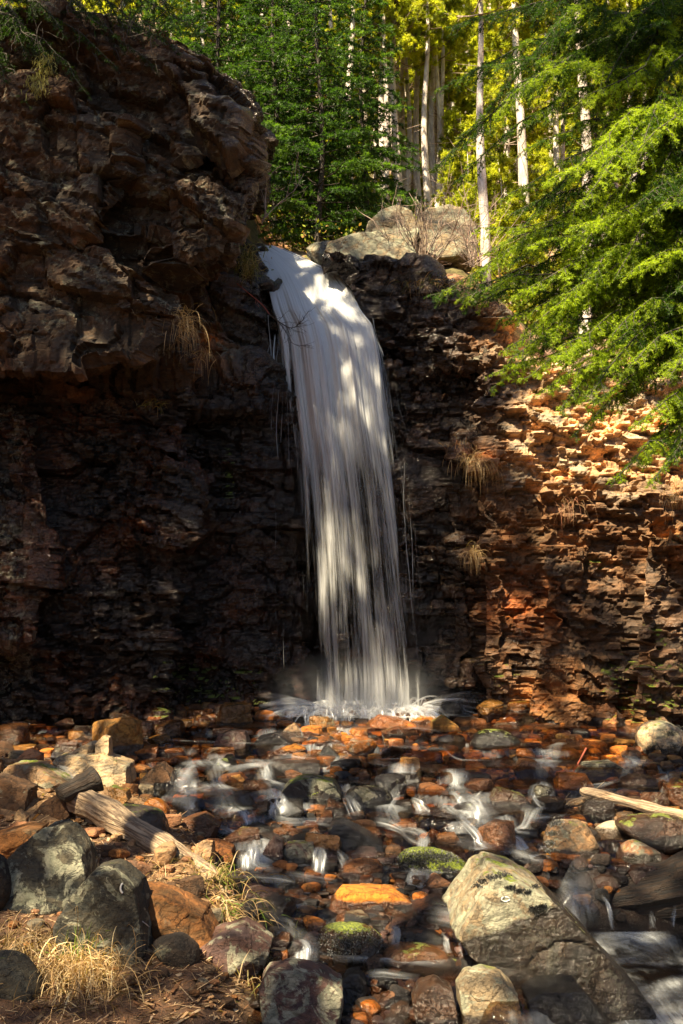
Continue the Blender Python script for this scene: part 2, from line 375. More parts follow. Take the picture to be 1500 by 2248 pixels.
# ------------------------------------------------------------------ land
BX = np.array((-30, 2.0, 5.5, 7.0, 8.0, 9.4, 10.5, 11.4, 13.0, 60.0)); BV = np.array((-.2, -.2, -.45, -.6, -.8, -1.2, -2.3, -5.0, -9.0, -9.0))
def stream_z(y):
    y = np.asarray(y, float); return np.where(y < 14, .41 - .164 * (14 - np.maximum(y, 4.5)), .41 + .05 * (y - 14))
def ground_z(x, y, fine=True):
    x = np.asarray(x, float); y = np.asarray(y, float)
    z = stream_z(y)
    xb = np.interp(y, BX, BV); d = xb - x
    z = z + .30 * sstep(-.15, .45, d) + .10 * np.clip(d - .3, 0, 6)
    z = z + sstep(3.6, 1.0, y) * 1.15                        # the bank the photograph was taken from
    z = z + .75 * np.clip(np.abs(x) - 6.5, 0, 30) ** 1.1
    pl_ = sstep(1.35, 1.8, x) * sstep(8.8, 8.45, y) * sstep(4.0, 5.0, y); z = z * (1 - pl_) + np.minimum(z, -1.12) * pl_
    if fine:
        q = np.stack((x.ravel(), y.ravel(), np.zeros(x.size)), 1)
        z = z + (.10 * fbm(q * 1.1, 3, 5) + .045 * fbm(q * 4, 4, 9)).reshape(x.shape)
    return z
def ground_hit(px, py, fine=False):
    d = ray(px, py); ys = np.linspace(3.0, 16.5, 700); P = CAM[None] + d[None] * (ys / d[1])[:, None]
    g = ground_z(P[:, 0], P[:, 1], fine); k = np.argmax(P[:, 2] < g)
    return P[k] if (P[:, 2] < g).any() else P[-1]
def axis(a, b, lo, hi, fine, coarse):
    """fine spacing inside lo..hi, growing outside"""
    mid = np.arange(lo, hi, fine); L = [lo]; s = fine
    while L[-1] > a: s = min(s * 1.25, coarse); L.append(L[-1] - s)
    Rr = [hi]; s = fine
    while Rr[-1] < b: s = min(s * 1.25, coarse); Rr.append(Rr[-1] + s)
    return np.concatenate((L[::-1], mid[1:], Rr))
gx = axis(-45, 45, -5.5, 5.5, .04, 2.0); gy = axis(-40, 16.2, 4.6, 14.6, .04, 2.0)
GX, GY = np.meshgrid(gx, gy, indexing='ij'); GZ = ground_z(GX, GY)
q = np.stack((GX.ravel(), GY.ravel(), GZ.ravel()), 1)
xb = np.interp(q[:, 1], BX, BV); bank = sstep(-.2, .3, xb - q[:, 0])[:, None]
orange = np.array((.30, .115, .030)); dark = np.array((.05, .03, .02)); soil = np.array((.17, .095, .055)); pale = np.array((.34, .22, .12))
n1 = (.5 + .5 * fbm(q * 1.3, 3, 31))[:, None]; n2 = (.5 + .5 * fbm(q * 2.6, 3, 41))[:, None]
bedc = dark + (orange - dark) * sstep(.35, .6, n1) * np.where(q[:, 1:2] > 10.8, .8, .15)
bkc = soil + (pale - soil) * sstep(.45, .65, n2)
tint = bedc * (1 - bank) + bkc * bank
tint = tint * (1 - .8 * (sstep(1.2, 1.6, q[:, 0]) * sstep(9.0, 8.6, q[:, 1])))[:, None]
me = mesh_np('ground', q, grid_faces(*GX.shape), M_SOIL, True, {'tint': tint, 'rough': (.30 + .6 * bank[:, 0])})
tag(link('ground', me), 'stony stream bed and needle-strewn dirt bank', kind='structure')

def hill_z(x, y):
    x = np.asarray(x, float); y = np.asarray(y, float); d = y - 15.0
    k_ = .30 * np.maximum(d - 8, 0); zl = 9.2 + .36 * d + k_; zc = 7.05 + .50 * d + k_; zr = k_ + 7.05 - .95 * np.clip(x - 1.9, 0, 2.2) + .50 * d
    a = sstep(-2.6, -1.5, x - .12 * np.clip(d, 0, 10)); b = sstep(.3, 1.3, x)
    z = zl * (1 - a) + (zc * (1 - b) + zr * b) * a
    z = z + .35 * np.exp(-((x + .1 * d - .5) / 1.0) ** 2) * -.5
    return z + .25 * np.clip(np.abs(x) - 14, 0, 40)
hx = axis(-70, 70, -7, 9, .16, 3.0); hy = axis(13.55, 110, 13.55, 26, .12, 3.0)
HX, HY = np.meshgrid(hx, hy, indexing='ij'); HZ = hill_z(HX, HY)
q = np.stack((HX.ravel(), HY.ravel(), HZ.ravel()), 1)
q[:, 2] += .22 * fbm(q * np.array((.6, .6, 0)), 4, 11) + .10 * fbm(q * np.array((3, 3, 0)), 3, 12)
q[:, 2] -= (2.0 * sstep(15.3, 13.6, q[:, 1])) * np.where(q[:, 0] > 1.0, 1, 1.6)
n = (.5 + .5 * fbm(q * np.array((.9, .9, 0)), 4, 13))[:, None]; n2 = (.5 + .5 * fbm(q * np.array((2.2, 2.2, 0)), 3, 14))[:, None]
c1 = np.array((.50, .34, .25)); c2 = np.array((.42, .20, .07)); c3 = np.array((.10, .13, .03))
tint = c1 + (c2 - c1) * sstep(.5, .65, n) * (q[:, 1:2] < 19) ; tint = tint + (c3 - tint) * sstep(.52, .62, n2) * .8
HF = grid_faces(*HX.shape); cut = ((q[:, 1] < 14.9) & (q[:, 0] < 1.35)) | ((q[:, 1] < 14.5) & (q[:, 0] < 2.75)); HF = HF[~cut[HF].any(1)]
me = mesh_np('hillside', q, HF, M_SOIL, True, {'tint': tint, 'rough': np.full(len(q), .9)})
tag(link('hillside', me), 'steep forest floor above the falls', kind='structure')

# ------------------------------------------------------------------ cliff
def loft(acc, poly, Yf, Yb, shrink=.97, lean=0.0):
    poly = np.array(poly, float); c = np.array((750., 1100.)); n = len(poly)
    Fr = np.array([at(x, y, Yf + lean * (1560 - y) / 1000) for x, y in poly])
    pb = c + (poly - c) * shrink
    Bk = np.array([at(x, y, Yb) for x, y in pb])
    acc.append((np.concatenate((Fr, Bk)), n))
masses = []
A = [(-900, 30), (60, 60), (250, 52), (330, 78), (400, 105), (470, 135), (540, 180), (585, 228), (592, 300), (574, 350), (598, 395), (580, 440), (548, 480), (540, 560), (440, 590), (388, 625), (350, 560), (200, 545), (-900, 560)]
A = [(x - 42 * float(sstep(330, 480, x)), y + 8) for x, y in A]
loft(masses, A, 12.2, 17.0, .985)
loft(masses, [(-900, 130), (120, 190), (260, 260), (280, 420), (160, 545), (-900, 560)], 11.8, 15.0, 1)
loft(masses, [(360, 255), (470, 222), (520, 265), (505, 335), (400, 350)], 11.95, 14, 1)
loft(masses, [(360, 425), (460, 385), (522, 440), (495, 555), (420, 585), (370, 560)], 11.9, 14, 1)
loft(masses, [(-900, 545), (100, 545), (200, 560), (330, 600), (385, 660), (375, 700), (350, 745), (300, 790), (170, 815), (-900, 830)], 11.75, 15.5, 1)
loft(masses, [(-900, 700), (330, 740), (420, 800), (400, 1000), (380, 1300), (350, 1660), (-900, 1660)], 13.15, 16.5, 1, -.25)
loft(masses, [(-900, 900), (60, 905), (120, 1200), (60, 1400), (-900, 1400)], 12.6, 16.0, 1)
loft(masses, [(320, 560), (520, 545), (560, 570), (610, 800), (645, 1000), (690, 1660), (320, 1660)], 14.0, 17.0, .99, -.12)
loft(masses, [(400, 790), (560, 800), (600, 830), (640, 835), (630, 880), (540, 900), (400, 880)], 13.55, 15.0, 1)
loft(masses, [(240, 1020), (420, 1020), (470, 1060), (420, 1200), (250, 1190)], 12.85, 14.5, 1)
loft(masses, [(545, 625), (790, 690), (880, 740), (900, 1660), (640, 1660), (620, 800)], 14.55, 18.0, .99)
loft(masses, [(700, 560), (820, 565), (930, 590), (1010, 640), (1100, 700), (1130, 760), (1130, 1660), (850, 1660), (835, 1000), (815, 760), (770, 640)], 14.15, 18.0, .99, -.1)
loft(masses, [(950, 742), (1080, 728), (1150, 800), (1100, 830), (980, 800)], 13.75, 15.0, 1)
loft(masses, [(840, 960), (1010, 930), (1080, 1000), (1120, 1240), (1080, 1660), (930, 1660)], 13.85, 15, 1)
loft(masses, [(1060, 760), (1180, 800), (1500, 838), (2600, 800), (2600, 1660), (1060, 1660)], 13.45, 17.0, .99, -.15)
loft(masses, [(1000, 960), (1090, 930), (1160, 1000), (1160, 1660), (985, 1660)], 13.7, 15.5, 1, -.1)
loft(masses, [(1180, 1080), (1500, 1060), (2600, 1040), (2600, 1660), (1140, 1660), (1200, 1300)], 13.1, 16.0, 1, -.1)
loft(masses, [(1420, 1180), (2600, 1160), (2600, 1660), (1380, 1660)], 12.7, 16.0, 1)
V = []; Fp = []; nb_ = 0
for P, n in masses:
    V.extend(P.tolist())
    k = list(range(n))
    Fp.append([nb_ + i for i in k]); Fp.append([nb_ + n + i for i in reversed(k)])
    for i in k: j = (i + 1) % n; Fp.append([nb_ + i, nb_ + n + i, nb_ + n + j, nb_ + j])
    nb_ += 2 * n
me = bpy.data.meshes.new('cliff_mass'); me.from_pydata(V, [], Fp); me.update()
import bmesh
bm = bmesh.new(); bm.from_mesh(me); bmesh.ops.triangulate(bm, faces=bm.faces[:]); bmesh.ops.recalc_face_normals(bm, faces=bm.faces[:]); bm.to_mesh(me); bm.free()
tmp = bpy.data.objects.new('cliff_mass', me); COL.objects.link(tmp)
md = tmp.modifiers.new('r', 'REMESH'); md.mode = 'VOXEL'; md.voxel_size = .030
md2 = tmp.modifiers.new('s', 'SMOOTH'); md2.factor = .5; md2.iterations = 4
dg = bpy.context.evaluated_depsgraph_get(); ev = tmp.evaluated_get(dg); m2 = ev.to_mesh()
nv = len(m2.vertices); co = np.empty(nv * 3, np.float32); m2.vertices.foreach_get('co', co); co = co.reshape(-1, 3).astype(float)
no = np.empty(nv * 3, np.float32); m2.vertex_normals.foreach_get('vector', no); no = no.reshape(-1, 3).astype(float)
nf = len(m2.polygons); li = np.empty(len(m2.loops), np.int32); m2.loops.foreach_get('vertex_index', li)
tot = np.empty(nf, np.int32); m2.polygons.foreach_get('loop_total', tot)
assert (tot == 4).all(); FQ = li.reshape(-1, 4)
ev.to_mesh_clear(); bpy.data.objects.remove(tmp); bpy.data.meshes.remove(me)
# keep what is in front of y = 16.4
keepv = (co[:, 1] < 16.4) & (np.abs(co[:, 0]) < 12) ; keepf = keepv[FQ].all(1); FQ = FQ[keepf]
used = np.zeros(nv, bool); used[FQ.ravel()] = True; remap = np.cumsum(used) - 1
co = co[used]; no = no[used]; FQ = remap[FQ]
print('cliff verts', len(co))
PX = to_px(co)
upL = sstep(-.2, -1.0, co[:, 0]) * sstep(4.6, 5.4, co[:, 2])      # massive upper left
massive = upL
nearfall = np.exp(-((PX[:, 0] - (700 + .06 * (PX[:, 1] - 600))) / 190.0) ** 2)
W = co + (.13 - .08 * massive)[:, None] * np.stack([fbm(co * 1.1, 3, 51), fbm(co * 1.1, 3, 52), fbm(co * 1.1, 3, 53)], 1)
dip = R(-4) - R(11) * massive
Wz = W[:, 2] * np.cos(dip) - W[:, 0] * np.sin(dip) * 1.0; W = np.stack((W[:, 0], W[:, 1], Wz), 1)
def level(sc, s, tilt):
    f1, f2, rid, vec = cells(W / np.array(sc), s)
    off = (rid[:, 0] - .5) * 2 + (vec[:, 0] * (rid[:, 1] - .5) + vec[:, 2] * (rid[:, 2] - .5)) * 2 * tilt
    return off, np.exp(-((f2 - f1) / .028) ** 2), rid
disp = .22 * fbm(co * .55, 2, 61); mod_ = .35 + 1.3 * sstep(-.35, .35, fbm(co * .8, 2, 62))
o0, k0, r0 = level((1.7, 1.3, 1.0), 100, 1.0)
o1, k1, r1 = level((.85, .80, .46), 200, 1.0)
o2, k2, r2 = level((.36, .36, .17), 300, .8)
o3, k3, r3 = level((.17, .17, .075), 400, .8)
o4, k4, r4 = level((.09, .09, .05), 500, .8)
brick = 1 - massive
disp += o0 * (.20 * massive + .06 * brick) + o1 * (.15 * massive + .085 * brick * (2 - mod_)) + o2 * (.055 * massive + .070 * brick * mod_) + o3 * (.018 * massive + .034 * brick * mod_) + o4 * .008
disp -= k0 * .05 * massive + k1 * (.05 - .01 * massive) + k2 * (.022 - .008 * massive) + k3 * .010 * brick
lay = np.sin(W[:, 2] * 7.3 + 1.5 * fbm(co * .8, 2, 71)); disp += .035 * np.sign(lay) * np.abs(lay) ** .5 * brick
disp += .018 * fbm(co * 6, 4, 81)
dmask = sstep(-.2, .35, co[:, 2])
nn = no.copy(); nn[:, 2] *= .5; nn = nn * (1 - .5 * massive)[:, None] + np.array((.1, -1., 0.)) * (.5 * massive * (no[:, 1] < -.3))[:, None]; nn /= np.maximum(np.linalg.norm(nn, axis=1, keepdims=True), 1e-3)
co2 = co + nn * disp[:, None]
# rock colour, with left-wall shade and right-wall sun mixed in
C = lambda *a: np.array(a)
brown = C(.185, .125, .085); greyc = C(.16, .135, .11); rust = C(.26, .10, .032); drk = C(.062, .038, .024); tan = C(.44, .33, .22); orn = C(.42, .21, .075)
x, y, z = co[:, 0], co[:, 1], co[:, 2]
na = (.5 + .5 * fbm(co * .7, 3, 91)); nb2 = (.5 + .5 * fbm(co * 1.6, 3, 92))
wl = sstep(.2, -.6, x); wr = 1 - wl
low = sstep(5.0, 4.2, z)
col = np.tile(brown, (len(co), 1))
def blend(c, to, f): return c + (to - c) * np.clip(f, 0, 1)[:, None]
col = blend(col, greyc, sstep(.45, .62, na) * .8)
col = blend(col, tan, sstep(430, 560, PX[:, 0]) * upL * .65)
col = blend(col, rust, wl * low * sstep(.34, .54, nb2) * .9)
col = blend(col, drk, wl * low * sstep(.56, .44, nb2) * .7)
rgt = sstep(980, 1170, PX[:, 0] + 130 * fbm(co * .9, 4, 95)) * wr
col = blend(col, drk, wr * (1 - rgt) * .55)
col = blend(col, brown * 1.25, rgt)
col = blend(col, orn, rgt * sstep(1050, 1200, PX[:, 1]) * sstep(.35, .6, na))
col = blend(col, tan * 2.0, rgt * sstep(1130, 1000, PX[:, 1]) * sstep(1040, 1160, PX[:, 0]) * .9)  # tan rock, its colour raised to stand in for the sunlit patch
col = col * (1 - (.50 - .16 * upL) * wl)[:, None]  # left wall darkened for the shade it stands in
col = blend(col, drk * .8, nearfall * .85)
pm = sstep(40, 15, np.abs(PX[:, 0] - (905 + 0 * z)) - 45) * sstep(640, 700, PX[:, 1]) * sstep(760, 720, PX[:, 1])
def spot(cx, cy, rx, ry): return np.exp(-((PX[:, 0] - cx) / rx) ** 2 - ((PX[:, 1] - cy) / ry) ** 2)
col = blend(col, C(.62, .20, .03), 1.6 * spot(455, 760, 26, 30) + 1.2 * spot(870, 835, 18, 10) * 0 + .9 * spot(1140, 1330, 80, 60) + .8 * spot(1060, 1000, 40, 12))
cellmix = (r1[:, 1] * .45 + r2[:, 1] * .4 + r3[:, 1] * .3)
col = col * (.55 + .85 * cellmix)[:, None]
hue = (r2[:, 2] - .5)[:, None] * C(.28, 0, -.35) + 1; col = col * hue
sel = ((r3[:, 0] > .86) & (r2[:, 2] > .35)); col[sel] = col[sel] * 1.5 + .03
wetv = np.clip(nearfall * 1.2 + wl * low * .75 + .35 * wr * (1 - rgt) + .25 * rgt * sstep(1100, 1300, PX[:, 1]), 0, 1)
mossv = .42 * sstep(1390, 1480, PX[:, 1]) * (sstep(300, 380, PX[:, 0]) * sstep(640, 560, PX[:, 0]) + sstep(1290, 1340, PX[:, 0]) + .7 * sstep(1000, 1040, PX[:, 0]) * sstep(1180, 1120, PX[:, 0]))
mossv = np.maximum(mossv, .30 * sstep(510, 530, PX[:, 0]) * sstep(570, 560, PX[:, 0]) * sstep(540, 570, PX[:, 1]) * sstep(640, 610, PX[:, 1]))
mossv = np.maximum(mossv, .34 * rgt * sstep(800, 830, PX[:, 1]) * sstep(960, 900, PX[:, 1])); mossv = np.maximum(mossv, .22 * sstep(1350, 1450, PX[:, 0]) * sstep(1100, 1200, PX[:, 1]))
mossv = np.maximum(mossv, .75 * spot(503, 1045, 14, 75)); mossv = np.maximum(mossv, .6 * spot(1200, 865, 75, 28)); mossv = np.maximum(mossv, .55 * spot(1450, 1400, 60, 45)); mossv = np.maximum(mossv, .5 * spot(1330, 1235, 60, 14)); mossv = np.maximum(mossv, .45 * spot(1170, 690, 70, 30))
lichv = np.clip(.22 * upL + .35 * sstep(120, 40, PX[:, 0]) * low + .30 * rgt * sstep(1000, 850, PX[:, 1]), 0, .5)
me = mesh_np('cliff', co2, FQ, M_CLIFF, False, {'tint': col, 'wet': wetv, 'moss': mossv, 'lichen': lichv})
tag(link('cliff', me), 'layered brown rock cliff around the waterfall', kind='structure')
# ------------------------------------------------------------------ rocks
def support_rock(Nrm, Hh, level=4, p=14, rough=.05, seed=0, scale=1.0, big=.05):
    V, F = ico(level)
    D = V
    t = np.maximum(D @ Nrm.T, 0) / Hh[None, :]
    r = (t ** p).sum(1) ** (-1.0 / p)
    P = D * r[:, None]; s = float(np.mean(Hh))
    r2 = 1 + big * fbm(P / s * 1.3 + seed * 3.1, 3, seed) + rough * fbm(P / s * 4 + seed, 4, seed + 7)
    f1, f2, rid, vec = cells(P / s / .75 + seed * 1.7, seed + 13)
    r2 += .05 * (rid[:, 0] - .5) * (p > 8) - .02 * np.exp(-((f2 - f1) / .08) ** 2)
    return P * r2[:, None], F
PAL = {'orange': (.56, .21, .030), 'bright': (.62, .25, .032), 'amber': (.46, .25, .06), 'rust': (.21, .088, .025), 'brown': (.13, .078, .045), 'dark': (.040, .032, .028),
       'black': (.018, .017, .018), 'blue': (.030, .034, .048), 'tan': (.40, .28, .17), 'pale': (.66, .55, .38), 'white': (.78, .68, .52), 'grey': (.085, .088, .075),
       'greytan': (.30, .27, .20), 'pink': (.42, .23, .13), 'purple': (.15, .095, .09), 'redbrown': (.28, .135, .045)}
def rock_from_outline(poly, Yc, seed, rounded=False, level=4, thick=None, sink=.0):
    """a solid stone whose outline from the front is the given one"""
    W3 = np.array([at(px, py, Yc) for px, py in poly]); c = W3.mean(0)
    q = W3 - c; q = q[:, [0, 2]]
    # convex hull order is assumed; make it counter-clockwise
    ar = np.sum(q[:, 0] * np.roll(q[:, 1], -1) - np.roll(q[:, 0], -1) * q[:, 1])
    if ar < 0: q = q[::-1]
    q = q.copy(); q[q[:, 1] < q[:, 1].min() + .25 * np.ptp(q[:, 1]), 1] -= sink
    c2 = q.mean(0); q = q - c2; c = c + np.array((c2[0], 0, c2[1]))
    w_, h_ = np.ptp(q[:, 0]), np.ptp(q[:, 1])
    dpt = thick if thick else .42 * min(max(w_, h_), 1.6 * min(w_, h_))
    rs = np.random.RandomState(seed)
    N = []; H = []
    for i in range(len(q)):
        a, b2 = q[i], q[(i + 1) % len(q)]; e = b2 - a; n2 = np.array((e[1], -e[0])); L = np.linalg.norm(n2)
        if L < 1e-4: continue
        n2 /= L; h = float(n2 @ a)
        if h < .02: h = .02
        N.append((n2[0], 0, n2[1])); H.append(h)
        for sgn in (-1, 1):
            if not rounded and rs.rand() < .42: continue
            ph = rs.uniform(.45, 1.0) if rounded else rs.uniform(.30, 1.15); N.append((n2[0] * math.cos(ph), sgn * math.sin(ph), n2[1] * math.cos(ph)))
            H.append(h * math.cos(ph) + dpt * math.sin(ph) * (rs.uniform(.55, .85) if rounded else rs.uniform(.62, 1.05)))
    for sgn in (-1, 1):
        n = np.array((rs.uniform(-.25, .25), sgn, rs.uniform(.1, .5))); n /= np.linalg.norm(n); N.append(tuple(n)); H.append(dpt * rs.uniform(.8, 1.0))
    V, F = support_rock(np.array(N), np.array(H), level, 7 if rounded else 70, .03, seed, big=.03 if rounded else .02)
    return V, F, c, w_, h_, dpt
KEEP = []      # (x, y, radius) footprints
ROCKS = []
def put_stone(name, V, F, c, color, wet, moss, lichen, label, group, cat='stone', smooth=False, waterline=-9.0, slant=0.0):
    me = mesh_np(name, V, F, M_STONE, smooth, {'wl': waterline - V[:, 2] + slant * V[:, 0]})
    o = link(name, me, loc=c)
    o.color = (*color, 1.0); o['wet'] = float(wet); o['moss'] = float(moss); o['lichen'] = float(lichen)
    tag(o, label, cat, group)
    return o
